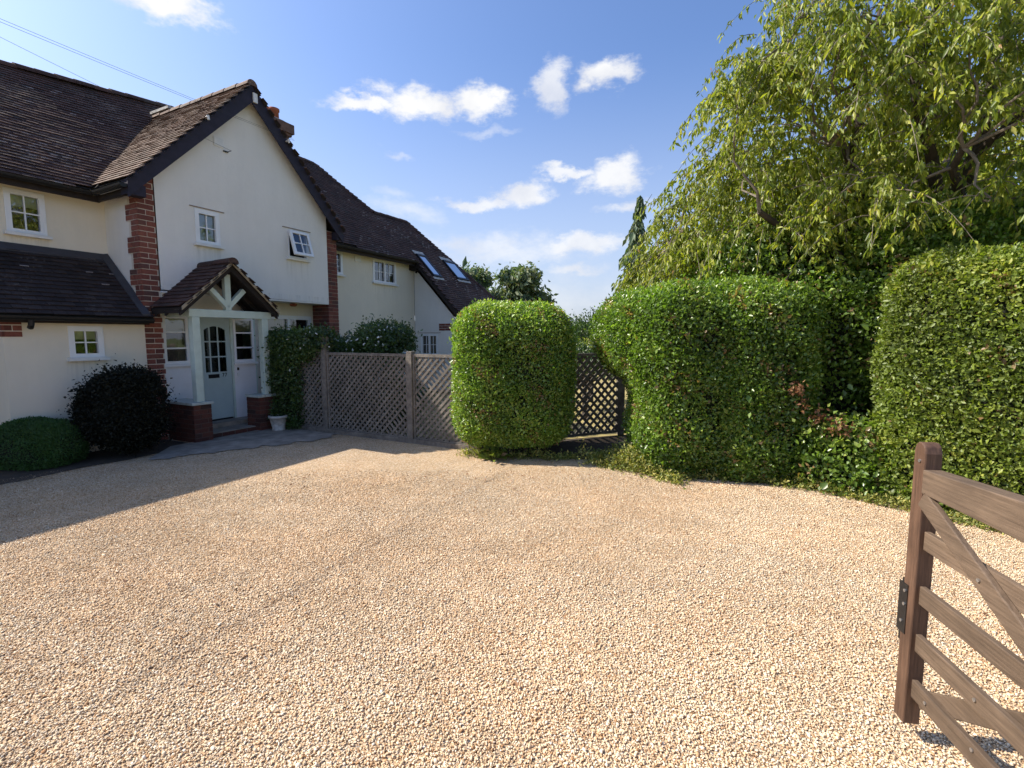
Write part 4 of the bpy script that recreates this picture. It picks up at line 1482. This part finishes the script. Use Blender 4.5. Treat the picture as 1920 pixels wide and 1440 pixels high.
# closing stile with rounded head
mb = MB()
prof = [(-.040, .085), (.03, .085), (.03, 1.27), (.022, 1.297), (.005, 1.312), (-.018, 1.312), (-.034, 1.297), (-.040, 1.27)]
yy0, yy1 = -.032, .032
i0 = len(mb.v)
for y in (yy0, yy1):
    mb.v += [(x, y, z) for x, z in prof]
k = len(prof)
mb.f.append(tuple(range(k))[::-1]); mb.f.append(tuple(range(k, 2 * k)))
for j in range(k):
    mb.f.append((j, (j + 1) % k, k + (j + 1) % k, k + j))
mb.c = [.5] * (k + 2); mb.m = [0] * (k + 2)
mb.build('closing_stile', M['gate_post'], gate, bevel=.005)
gbar('top_rail', .028, GL, 1.105, 1.205, 1.09, 1.36, -.036, .036)
for (za, zb) in ((.865, .945), (.628, .708), (.418, .497), (.212, .291)):
    gbar('rail', .028, GL, za, zb, y0=-.012, y1=.012)
# hinge stile at far end (out of frame)
gbar('hinge_stile', GL, GL + .10, .08, 1.45, y0=-.037, y1=.037, m='gate_post')
# braces on the camera-side face
# which side faces the camera: decide from geometry
side = np.cross([0, 0, 1], gd)
to_cam = np.array([0, 0, 0]) - gP
sy = 1.0 if np.dot(side[:2], to_cam[:2]) > 0 else -1.0
def brace(x0, z0, x1, z1, wd, ya, yb, name='brace'):
    mb = MB()
    d = Vector((x1 - x0, 0, z1 - z0)).normalized()
    nn = Vector((-d.z, 0, d.x)) * wd / 2
    a, b = Vector((x0, 0, z0)), Vector((x1, 0, z1))
    ys = sorted((ya, yb))
    mb.hexa([tuple(a - nn + Vector((0, ys[0], 0))), tuple(b - nn + Vector((0, ys[0], 0))), tuple(b - nn + Vector((0, ys[1], 0))), tuple(a - nn + Vector((0, ys[1], 0))),
             tuple(a + nn + Vector((0, ys[0], 0))), tuple(b + nn + Vector((0, ys[0], 0))), tuple(b + nn + Vector((0, ys[1], 0))), tuple(a + nn + Vector((0, ys[1], 0)))], random.random())
    return mb.build(name, M['gate'], gate, bevel=.004)
brace(.03, 1.085, 1.45, .30, .075, sy * .0125, sy * .036)
brace(.03, .205, 1.60, 1.13, .075, -sy * .0125, -sy * .036)
# latch plate and bolts
mb = MB()
mb.box(-.062, -.0405, -.024, .024, .42, .70); mb.box(-.060, -.005, -.0355, -.0325, .47, .69); mb.box(-.060, -.005, .0325, .0355, .47, .69)
mb.build('latch_plate', M['iron'], gate)
for (x, z, off) in ((.36, .90, .037), (.37, .27, .013), (.12, .252, .013), (.0, 1.235, .032), (-.020, .66, .036), (-.020, .60, .036), (-.03, .52, .036), (.72, .46, .013), (.36, .455, .013), (.70, .67, .013)):
    mb = MB()
    o = sy * off
    mb.tube([(x, o, z), (x, o + sy * .004, z)], .007, 10)
    mb.build('bolt', M['steel'], gate)


# ---------------------------------------------------------------- leaves
def unit(v):
    return v / (np.linalg.norm(v, axis=-1, keepdims=True) + 1e-9)


def leaf_mesh(name, P, D, Nn, ln, wd, m, parent=None, rnd=None, fold=0.18):
    """P base point, D direction of the leaf, Nn its normal; each leaf a folded diamond"""
    n = len(P)
    D = unit(D)
    X = unit(np.cross(D, Nn))
    Nn = unit(np.cross(X, D))
    ln = ln[:, None]
    wd = wd[:, None]
    mid = P + D * ln * .45
    V = np.empty((n, 4, 3))
    V[:, 0] = P
    V[:, 1] = mid + X * wd * .5 + Nn * wd * fold
    V[:, 2] = P + D * ln - Nn * ln * .12
    V[:, 3] = mid - X * wd * .5 + Nn * wd * fold
    idx = (np.arange(n) * 4)[:, None]
    Fc = np.concatenate([idx + np.array([[0, 1, 2]]), idx + np.array([[0, 2, 3]])], 1).reshape(-1, 3)
    if rnd is None:
        rnd = rng.random(n)
    return np_mesh(name, V.reshape(-1, 3), Fc, m, np.repeat(rnd, 2), parent)


def rb_surface(c, h, r, yaw, n):
    """random points + normals on a rounded box"""
    h = np.array(h, float)
    inner = np.maximum(h - r, 0.001)
    areas = np.array([h[1] * h[2], h[1] * h[2], h[0] * h[2], h[0] * h[2], h[0] * h[1], h[0] * h[1]])
    areas = areas / areas.sum()
    f = rng.choice(6, n, p=areas)
    q = rng.uniform(-1, 1, (n, 3)) * h
    ax = f // 2
    sg = np.where(f % 2 == 0, 1.0, -1.0)
    q[np.arange(n), ax] = sg * h[ax]
    qi = np.clip(q, -inner, inner)
    d = unit(q - qi)
    p = qi + d * r
    cy, sy_ = math.cos(yaw), math.sin(yaw)
    R = np.array([[cy, -sy_, 0], [sy_, cy, 0], [0, 0, 1]])
    return p @ R.T + np.array(c), d @ R.T


def rb_sdf(P, c, h, r, yaw):
    cy, sy_ = math.cos(yaw), math.sin(yaw)
    R = np.array([[cy, -sy_, 0], [sy_, cy, 0], [0, 0, 1]])
    q = np.abs((P - np.array(c)) @ R) - (np.array(h) - r)
    return np.linalg.norm(np.maximum(q, 0), axis=1) + np.minimum(q.max(1), 0) - r


def lump(P, k=2.3, seed=0.0):
    return (np.sin(P[:, 0] * k * 1.7 + seed) * np.sin(P[:, 1] * k * 1.3 + 1.7 * seed) + np.sin(P[:, 2] * k * 1.9 + 2 * seed + P[:, 0] * 2.1) * .8
            + .5 * np.sin(P[:, 0] * k * 4.1 + P[:, 2] * k * 3.3 + seed) + .4 * np.sin(P[:, 1] * k * 5.3 - P[:, 2] * k * 4.1)) * .4


def hedge(name, blobs, m, label, cat, ln=.035, wd=.02, dens=9000, depth=.10, lumpa=.035, zmin=0.02, seed=0.0, upright=.25, core=True, corem='core', stray=.03, root=None, gaps=None, rough=1.15, partname='foliage'):
    """blobs: (centre, half, radius, yaw)"""
    if root is None:
        root = empty(name, (blobs[0][0][0], blobs[0][0][1], 0), 0, label, cat)
        root.rotation_euler = (0, 0, 0)
    off = np.array([root.location.x, root.location.y, 0])
    AP, AN = [], []
    for i, (c, h, r, yaw) in enumerate(blobs):
        area = 8 * (h[0] * h[1] + h[1] * h[2] + h[0] * h[2])
        n = int(area * dens)
        p, d = rb_surface(c, h, r, yaw, n)
        dep = -rng.random(n) ** 1.6 * depth + rng.exponential(stray * .5, n)
        p = p + d * (dep + lumpa * lump(p, seed=seed))[:, None]
        keep = p[:, 2] > zmin
        for j, b2 in enumerate(blobs):
            if j != i:
                keep &= rb_sdf(p, *b2) > -depth * 1.1
        # leave the far side thinner
        pn = lump(p * 1.7, seed=seed + 3) + .5 * lump(p * 4.3, seed=seed)
        keep &= rng.random(n) < np.clip(.96 + .9 * pn, .48, 1)
        far = (d[:, 1] > .55) & (d[:, 2] < .5)
        keep &= ~far | (rng.random(n) < .35)
        if False and gaps is not None:
            keep &= gaps(p)
        AP.append(p[keep]); AN.append(d[keep])
    p = np.concatenate(AP); d = np.concatenate(AN)
    n = len(p)
    nn = unit(d + rng.normal(size=(n, 3)) * rough * .75 + np.array([0, 0, .25]))
    dd = unit(np.cross(nn, rng.normal(size=(n, 3))) + d * .5 + np.array([0, 0, upright]))
    s = rng.lognormal(0, .25, n)
    patch = .5 + .5 * np.tanh(2.2 * lump(p * .8, seed=seed + 9) + 1.2 * lump(p * 3.1, seed=seed + 5))
    rv = np.clip(.62 * rng.random(n) + .38 * patch + .12 * np.clip(d[:, 2], 0, 1), 0, .95)  # upward-facing leaves coloured lighter, as if lit from above
    rv = np.where((lump(p * 2.3, seed=seed + 20) > .42) & (rng.random(n) < .30) | (rng.random(n) < .008), .99, rv)
    leaf_mesh(partname, p - off, dd, nn, ln * s, wd * s * rng.uniform(.8, 1.2, n), m, root, rnd=rv)
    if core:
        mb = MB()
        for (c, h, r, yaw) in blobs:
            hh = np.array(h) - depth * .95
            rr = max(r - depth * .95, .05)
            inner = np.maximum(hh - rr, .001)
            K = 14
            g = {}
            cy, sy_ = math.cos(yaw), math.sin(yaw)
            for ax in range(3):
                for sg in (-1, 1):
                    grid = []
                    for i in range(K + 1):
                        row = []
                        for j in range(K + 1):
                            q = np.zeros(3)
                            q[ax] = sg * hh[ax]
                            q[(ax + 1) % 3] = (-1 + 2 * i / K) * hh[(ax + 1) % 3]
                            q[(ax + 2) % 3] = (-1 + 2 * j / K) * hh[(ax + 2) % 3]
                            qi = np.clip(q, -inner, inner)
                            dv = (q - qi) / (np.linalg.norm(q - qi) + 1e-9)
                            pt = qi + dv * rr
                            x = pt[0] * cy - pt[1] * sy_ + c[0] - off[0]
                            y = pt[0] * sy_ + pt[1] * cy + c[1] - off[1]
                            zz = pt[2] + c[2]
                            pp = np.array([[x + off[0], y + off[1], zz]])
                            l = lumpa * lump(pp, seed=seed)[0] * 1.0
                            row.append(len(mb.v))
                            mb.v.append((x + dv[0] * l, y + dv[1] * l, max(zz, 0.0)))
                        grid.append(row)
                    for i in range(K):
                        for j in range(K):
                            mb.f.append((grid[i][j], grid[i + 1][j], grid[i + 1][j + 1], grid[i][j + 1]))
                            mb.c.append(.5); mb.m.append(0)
        mb.build('shade_core', M[corem], root, smooth=True)
    return root


# the clipped ball hedge by the fence
ball = hedge('clipped_bush', [((0.02, 7.30, 1.17), (0.86, 0.66, 1.04), .50, 0.05)], M['privet'],
             'tall rounded clipped privet bush standing in front of the lattice fence', 'bush', .036, .021, 8500, .09, .028, .16, seed=.4)
mb = MB()
for k in range(7):
    a = k * .9
    mb.tube([(.25 * math.cos(a), -.1 + .2 * math.sin(a), 0), (.33 * math.cos(a), -.1 + .25 * math.sin(a), .35)], [.03, .02], 7)
mb.build('stem', M['bark'], ball)

# middle hedge
hedge('clipped_hedge', [((2.62, 6.66, 1.18), (0.95, 0.94, 1.26), .55, -0.06),
                        ((1.98, 6.98, 1.76), (0.74, 0.76, .62), .55, 0.1),
                        ((2.28, 6.74, 1.64), (0.78, 0.86, .77), .60, 0.0),
                        ((3.10, 6.42, 1.12), (0.62, 0.82, 1.22), .40, -0.14)],
      M['hedge_dark'], 'broad dark green clipped hedge right of the lattice fence panel', 'hedge', .042, .024, 6600, .13, .06, seed=1.3)
# right hedge
hy = math.atan2(-1.45, 1.3)
hc = np.array([4.85, 4.62])
hedge('clipped_hedge', [((hc[0] + .56, hc[1] - .08, 1.2), (1.55, .80, 1.34), .42, hy)],
      M['hedge_yellow'], 'yellow green clipped hedge behind the open gate', 'hedge', .038, .023, 9000, .15, .06, seed=2.9)
# recessed dark shrub between the hedges
gapb = hedge('shrub', [((4.42, 6.38, 1.2), (.85, .60, 1.25), .4, 0)],
             M['hedge_dark'], 'deeply shaded shrub with coppery dead leaves in the gap between the two hedges', 'shrub', .052, .032, 1700, .45, .10, seed=4.2, stray=.16)
P_, D_, N_ = [], [], []
for (cx, cy, cz, r, n) in ((3.22, 5.50, 1.16, .08, 80), (3.30, 5.50, 1.0, .08, 40), (3.48, 5.45, .86, .10, 60), (3.60, 5.32, .76, .09, 90)):
    q = np.array([cx, cy, cz]) + rng.normal(size=(n, 3)) * r * .55
    P_.append(q); N_.append(rng.normal(size=(n, 3))); D_.append(rng.normal(size=(n, 3)) + np.array([0, 0, -.8]))
P_ = np.concatenate(P_); o3 = np.array([gapb.location.x, gapb.location.y, 0])
leaf_mesh('dead_leaves', P_ - o3, np.concatenate(D_), np.concatenate(N_), np.full(len(P_), .05), np.full(len(P_), .028), M['copper'], gapb)
# loose leafy shoots filling the lower gap
hedge('shrub', [((3.78, 5.50, .33), (.36, .25, .45), .25, -.6)], M['hedge_dark'], 'low loose leafy shoots growing at the foot of the gap between the hedges', 'shrub', .052, .034, 2600, .28, .10, seed=6.1, stray=.12, core=False)
# dark tall shrub below the cherry
hedge('holly_shrub', [((3.9, 7.15, 1.95), (1.15, .85, 1.35), .7, 0), ((5.7, 6.5, 2.0), (1.5, 1.0, 1.3), .7, .2)], M['hedge_dark'],
      'tall dark green shrub rising behind the clipped hedges under the cherry tree', 'shrub', .052, .030, 3200, .35, .16, seed=7.7, stray=.12)

# bushes by the house
hedge('dark_bush', [((-5.72, 7.12, .70), (.50, .46, .56), .44, 0)], M['purple_leaf'], 'almost black rounded bush under the ground floor window', 'bush', .035, .022, 6000, .12, .09, seed=3.1, stray=.06)
hedge('cushion_bush', [((-6.42, 6.55, .25), (.48, .42, .38), .36, 0)], M['cushion'], 'low green cushion shaped bush at the left edge of the drive', 'bush', .018, .011, 16000, .05, .05, seed=3.9, stray=.012)

# climber over the fence and first lattice panel (white flowering rose)
def flowers(root, blobs, n, size=.05, name='flowers'):
    off = np.array([root.location.x, root.location.y, 0])
    P, Dd, Nn = [], [], []
    per = n // len(blobs)
    for (c, h, r, yaw) in blobs:
        p, d = rb_surface(c, h, r, yaw, per)
        cl = rng.normal(size=(per, 3)) * .01
        for k in range(6):
            P.append(p + d * .03 + cl)
            Nn.append(d)
            Dd.append(rng.normal(size=(per, 3)) + d * .3)
    P = np.concatenate(P)
    leaf_mesh(name, P - off, np.concatenate(Dd), np.concatenate(Nn), np.full(len(P), size * .5), np.full(len(P), size * .42), M['petal'], root)

cb = []
c0 = W(1.55, .95); cb.append(((c0[0], c0[1], 1.05), (.22, .85, .80), .2, A * -1))
c0 = W(1.45, .75); cb.append(((c0[0], c0[1], 1.55), (.35, .55, .30), .25, -A))
yawh = -A
# box local x -> N direction? N=(cosA,-sinA): yaw=-A gives local x along N
cb = []
for (a, b, z, ha, hb, hz) in ((1.60, .95, .90, .20, .42, .88), (1.72, 1.05, 1.56, .28, .62, .28), (1.72, 1.6, 1.66, .20, .45, .18)):
    c0 = W(a, b)
    cb.append(((c0[0], c0[1], z), (hb, ha, hz), .22, yawh))
climber = hedge('climbing_rose', cb, M['shade_leaf'], 'dark climbing rose over the trellis beside the porch', 'climber', .045, .028, 3400, .22, .06, seed=5.5, stray=.06)
flowers(climber, cb, 40)
cb2 = []
for (a, b, z, ha, hb, hz) in ((2.6, 1.6, .85, .6, .60, .90), (2.7, 2.3, 1.0, .6, .55, .92), (2.6, 2.8, .75, .45, .40, .72), (3.2, 1.9, 1.0, .5, .6, .95)):
    c0 = W(a, b)
    cb2.append(((c0[0], c0[1], z), (hb, ha, hz), .45, yawh))
rose = hedge('rose_bush', cb2, M['shade_leaf'], 'wide rose bush with white flowers behind the lattice fence', 'bush', .05, .03, 2100, .40, .16, seed=8.1, stray=.09)
flowers(rose, cb2, 620, .06)

# pot --------------------------------------------------------------------
pp = W(1.33, 1.02)
pot = empty('plant_pot', (pp[0], pp[1], .012), 0, 'round pale stone planter with a worn plant beside the porch', 'plant pot')
mb = MB()
mb.lathe(0, 0, [(0, 0), (.115, 0), (.118, .02), (.105, .035), (.15, .23), (.168, .235), (.172, .275), (.155, .28), (.145, .25), (0, .24)], 28)
mb.build('bowl', M['stone'], pot, smooth=True)
n = 260
th = rng.uniform(0, 2 * math.pi, n)
rr = rng.uniform(0, .12, n)
P_ = np.stack([rr * np.cos(th), rr * np.sin(th), rng.uniform(.22, .55, n)], 1)
leaf_mesh('foliage', P_, np.stack([np.cos(th), np.sin(th), rng.uniform(-.2, 1, n)], 1), rng.normal(size=(n, 3)), np.full(n, .06), np.full(n, .022), M['shade_leaf'], pot)


# ---------------------------------------------------------------- ground cover at the hedge feet
def ground_cover():
    path = np.array([(-.75, 7.0), (-.3, 6.9), (.5, 6.75), (1.2, 6.85), (1.75, 6.3), (2.1, 5.85), (2.9, 5.68), (3.5, 5.35), (3.85, 4.85), (4.35, 4.2), (5.0, 3.4)])
    seg = np.linalg.norm(np.diff(path, axis=0), axis=1)
    cum = np.concatenate([[0], np.cumsum(seg)])
    n = 14000
    t = np.where(rng.random(n) < .45, rng.uniform(1.9, 3.4, n), rng.uniform(0, cum[-1], n))
    x = np.interp(t, cum, path[:, 0]); y = np.interp(t, cum, path[:, 1])
    hgt = .05 + .07 * np.maximum(0, np.sin(t * 7.0)) + .05 * rng.random(n)
    tall = (x > .95) & (x < 2.0)
    hgt = np.where(tall, .22 + .12 * np.sin(x * 9), hgt)
    off = rng.normal(size=n) * .06 + np.where(tall, rng.uniform(-.42, .12, n), .08)
    y = y + off
    z = rng.random(n) ** 1.4 * hgt
    P = np.stack([x + rng.normal(size=n) * .05, y, z], 1)
    D = rng.normal(size=(n, 3)) * .8 + np.array([0, -.3, .5])
    s = rng.uniform(.02, .055, n)
    leaf_mesh_obj = leaf_mesh('ground_cover', P, D, rng.normal(size=(n, 3)) + np.array([0, -.3, 1.2]), s, s * rng.uniform(.3, .6, n), M['weed'])
    tag(leaf_mesh_obj, 'straggling weeds and ground cover along the foot of the hedges', 'weeds', kind='stuff')


ground_cover()
n = 150
x = rng.uniform(-3.2, 4.2, n); y = np.where(rng.random(n) < .45, rng.uniform(2.2, 6.2, n), 6.1 - np.maximum(0, x - 2) * .55 - rng.exponential(.35, n))
lit = leaf_mesh('fallen_leaves', np.stack([x, y, rng.uniform(.012, .022, n)], 1), np.stack([rng.normal(size=n), rng.normal(size=n), rng.normal(size=n) * .15], 1),
                np.stack([rng.normal(size=n) * .3, rng.normal(size=n) * .3, np.ones(n)], 1), rng.uniform(.02, .05, n), rng.uniform(.012, .022, n), M['copper'])
tag(lit, 'small dry brown leaves fallen on the gravel drive', 'leaf litter', kind='stuff')
# broad leaved plant under the ball hedge
n = 60
th = rng.uniform(0, 2 * math.pi, n)
bp = empty('leafy_plant', (-.28, 6.78, 0), 0, 'bright green broad leaved plant at the foot of the rounded bush', 'plant')
P_ = np.stack([rng.normal(size=n) * .10, rng.normal(size=n) * .06, rng.uniform(.01, .16, n)], 1)
leaf_mesh('leaves', P_, np.stack([np.cos(th), np.sin(th) - .3, rng.uniform(.0, .7, n)], 1), np.stack([rng.normal(size=n) * .3, rng.normal(size=n) * .3 - .4, np.ones(n)], 1), rng.uniform(.08, .15, n), rng.uniform(.05, .09, n), M['hedge_yellow'], bp)
mb = MB()
for k in range(8):
    a = k * .8
    mb.tube([(.02 * math.cos(a), .02 * math.sin(a), 0), (.09 * math.cos(a), .06 * math.sin(a), .12)], .004, 5)
mb.build('stalks', M['weed'], bp)


# ---------------------------------------------------------------- trees
def branchy(mb, p0, p1, r0, r1, seg=7, wob=.12, n=8):
    p0, p1 = np.array(p0, float), np.array(p1, float)
    Ln = np.linalg.norm(p1 - p0)
    pts = []
    ph = rng.uniform(0, 6, 4)
    for i in range(seg + 1):
        t = i / seg
        q = p0 * (1 - t) + p1 * t
        env = math.sin(math.pi * t)
        q = q + np.array([math.sin(t * 5 + ph[0]), math.sin(t * 6 + ph[1]), math.sin(t * 4 + ph[2]) * .6]) * wob * Ln * .25 * env
        pts.append(q)
    mb.tube(pts, [r0 + (r1 - r0) * (i / seg) ** .8 for i in range(seg + 1)], n)
    return pts


def cherry():
    root = empty('cherry_tree', (5.7, 7.2, 0), 0, 'large cherry tree with drooping yellow green leaves leaning over the hedges', 'tree')
    o = np.array([5.7, 7.2, 0])
    tb_ = MB()
    trunk = branchy(tb_, (0, 0, 0), (-.15, -.1, 2.5), .24, .18, wob=.05, n=12)
    tb_.build('trunk', M['bark'], root)
    top = np.array([-.15, -.1, 2.5])
    lb = MB()
    # main limbs (relative to root)
    limbs = []
    ends = [(-1.6, -.9, 4.1), (-3.3, .4, 3.1), (-2.2, 1.4, 4.6), (-1.0, -1.6, 5.6), (.1, -2.2, 4.6), (.9, -1.0, 6.2), (1.6, .9, 5.4), (-.2, .6, 6.6), (-1.9, -.4, 5.9), (1.9, -1.8, 4.6), (-2.6, -.9, 3.3), (-1.0, -1.9, 3.7), (-3.0, 1.6, 3.4)]
    for e in ends:
        st = top + np.array([0, 0, rng.uniform(-.5, .3)])
        limbs.append(branchy(lb, st, e, .10, .035, 8, .35, 8))
    lb.build('limbs', M['bark'], root)
    # crown volume: ellipsoid pieces (world), twigs grow inside and droop
    tw = MB()
    LP, LD = [], []
    # the crown envelope as (centre, radii, number of twigs)
    env = [((4.9, 6.6, 4.9), (2.4, 2.0, 1.9), 370), ((3.75, 7.6, 3.6), (1.55, 1.4, 1.15), 230), ((5.6, 5.4, 4.4), (1.9, 1.3, 1.5), 170),
           ((2.95, 8.3, 2.9), (.9, 1.1, .7), 95), ((3.85, 6.3, 4.6), (1.2, 1.2, 1.3), 170), ((4.5, 7.4, 3.6), (1.7, 1.1, .9), 150), ((6.3, 5.9, 4.2), (1.6, 1.2, 1.3), 160), ((4.3, 5.9, 3.2), (1.0, .8, .55), 60), ((5.6, 4.9, 3.15), (1.2, .7, .5), 40),
           ((6.2, 6.8, 6.0), (2.6, 2.2, 1.4), 130), ((3.1, 7.6, 3.0), (1.0, .9, .50), 110), ((3.5, 6.9, 3.15), (1.1, .7, .5), 80), ((2.85, 6.2, 4.75), (.45, .5, .38), 24), ((2.1, 8.2, 2.7), (.3, .5, .28), 9)]
    for c, r, k in env:
        c = np.array(c); r = np.array(r)
        for i in range(k):
            v = rng.normal(size=3)
            v /= np.linalg.norm(v)
            v[2] = v[2] if v[2] > -.5 else -v[2] * .4
            rad = rng.uniform(.45, 1.0) ** .6
            q = c + v * r * rad - o
            if q[2] < 2.1: continue
            out = unit(np.array([v[0], v[1], 0]) + rng.normal(size=3) * .5 * np.array([1, 1, 0]) + 1e-3)
            Ln = rng.uniform(.45, .95)
            pts = []
            K = 9
            up = rng.uniform(.1, .6)
            for j in range(K + 1):
                t = j / K
                pts.append(q + out * Ln * t + np.array([0, 0, up * Ln * t - Ln * (.95) * t * t]) - out * Ln * .35)
            if i % 2 == 0 or rad > .85:
                tw.tube(pts, [.007 - .005 * j / K for j in range(K + 1)], 4, caps=False)
            if i % 9 == 0:
                # feeding branch back towards nearest limb point
                allp = np.array([p for l in limbs for p in l])
                near = allp[np.argmin(np.linalg.norm(allp - pts[0], axis=1))]
                branchy(tw, near, pts[0], .022, .008, 6, .3, 5)
            for j in range(1, K + 1):
                m_ = 6
                b = np.array(pts[j])
                for q2 in range(m_):
                    if rng.random() < .18: continue
                    LP.append(b + rng.normal(size=3) * .018)
                    LD.append(np.array([0, 0, -1.0]) + out * .35 * rng.random() + rng.normal(size=3) * .42)
    tw.build('twigs', M['twig'], root)
    LP, LD = np.array(LP), np.array(LD)
    n = len(LP)
    s = rng.lognormal(0, .2, n)
    Nn = np.stack([rng.normal(size=n) - .4, rng.normal(size=n) - .2, rng.normal(size=n) * .5 + .3], 1)
    leaf_mesh('foliage', LP, LD, Nn, .086 * s, .029 * s, M['cherry'], root, rnd=np.clip(rng.beta(2, 2, n) * .93 + (rng.random(n) < .015) * .3, 0, 1), fold=.2)
    print('cherry leaves', n)


cherry()


def conifer(name, x, y, h, r, label, droop=.6, n=2600, lean=0.25, m='conifer', z0=0.0):
    root = empty(name, (x, y, 0), 0, label, 'tree')
    mb = MB()
    tip = (lean, 0, h)
    mb.tube([(0, 0, 0), (0, 0, h * .6), (lean * .25, 0, h * .9), tip], [r * .09, r * .05, r * .02, .008], 8)
    mb.build('trunk', M['bark'], root)
    P, D = [], []
    for i in range(n):
        t = rng.random() ** .75
        z = z0 + (h - z0) * (1 - t)
        rad = r * (t ** .95) * rng.uniform(.1, 1.0) * (.75 + .4 * math.sin(z * 7.5) + .25 * math.sin(z * 17 + 1))
        a = rng.uniform(0, 2 * math.pi)
        cx = lean * max(0, (z / h - .75)) * 4 * .25 * (1 if z < h * .99 else 1)
        P.append((cx + rad * math.cos(a), rad * math.sin(a), z - rad * droop * .5))
        D.append((math.cos(a) * .7, math.sin(a) * .7, -droop + rng.normal() * .2))
    P, D = np.array(P), np.array(D)
    s = rng.lognormal(0, .3, len(P)) * r * .12
    leaf_mesh('crown', P, D, rng.normal(size=P.shape) * .6 + np.array([0, -.6, .5]), s + .05, s * .42 + .02, M[m], root)
    return root


conifer('conifer', 4.95, 20.0, 7.35, 1.7, 'narrow conifer spire with a nodding tip rising left of the cherry tree', 1.35, 4200, .6)


def round_tree(name, x, y, h, r, label, n=9000, leaf=.12, m='conifer', cl=46, weep=.5, cat='tree', group=None, zr=.42, sy_=1.0):
    root = empty(name, (x, y, 0), 0, label, cat, group)
    tb_ = MB()
    branchy(tb_, (0, 0, 0), (0, 0, h * .55), r * .09, r * .05, wob=.05)
    lb = MB()
    P, D = [], []
    for k in range(cl):
        v = rng.normal(size=3); v /= np.linalg.norm(v)
        if v[2] < -.35: v[2] *= -.5
        rad = rng.uniform(.55, 1)
        c = np.array([v[0] * r * rad, v[1] * r * rad * sy_, h * (1 - zr) + v[2] * h * zr * rad])
        branchy(tb_, (0, 0, h * .45), c, r * .03, .008, 5, .2, 5)
        cr = r * rng.uniform(.16, .30)
        q = c + rng.normal(size=(n // cl, 3)) * np.array([cr, cr, cr * .8]) * .6
        P.append(q)
        D.append(rng.normal(size=q.shape) * .6 + np.array([0, 0, -weep]) + unit(q - np.array([0, 0, h * .6])) * .5)
    tb_.build('trunk', M['bark'], root)
    P, D = np.concatenate(P), np.concatenate(D)
    s = rng.lognormal(0, .3, len(P)) * leaf
    leaf_mesh('crown', P, D, rng.normal(size=P.shape) + np.array([0, -.3, .6]), s, s * .42, M[m], root)
    return root


G = 'trees beyond the garden'
round_tree('garden_tree', .1, 25.0, 5.2, 1.75, 'bushy blue green tree showing above the rounded clipped bush', 15000, .26, weep=.9, group=G)
round_tree('garden_tree', -2.5, 26.0, 6.0, 1.4, 'dark tree tip showing just behind the skylight roof', 7000, .24, weep=.9, group=G, cl=26)
round_tree('garden_shrub', 2.1, 13.0, 2.35, 1.0, 'loose shrub seen in the gap between the rounded bush and the broad hedge', 4200, .07, m='shade_leaf', cat='shrub', cl=40, weep=-.3)
round_tree('garden_shrub', 1.35, 11.5, 1.75, .7, 'yellow green shrub behind the lattice panel beside the rounded bush', 3600, .06, m='hedge_yellow', cat='shrub', cl=30, weep=0)
round_tree('background_tree', 9.5, 12.5, 7.5, 3.6, 'green tree filling the background behind the cherry tree at the right edge', 16000, .16, m='cherry', cl=90, weep=.4, zr=.46)
round_tree('garden_shrub', 1.55, 10.3, 1.5, .85, 'dark low shrub seen through the right hand lattice panel', 5000, .06, m='shade_leaf', cat='shrub', cl=26, weep=0, zr=.24)
# far hedge line closes the garden
fh = hedge('boundary_hedge', [((6.0, 32.0, 1.2), (20.0, .8, 1.3), .4, 0)], M['shade_leaf'], 'long distant boundary hedge closing the far end of the garden', 'hedge', .22, .12, 130, .15, .12, seed=9.1)
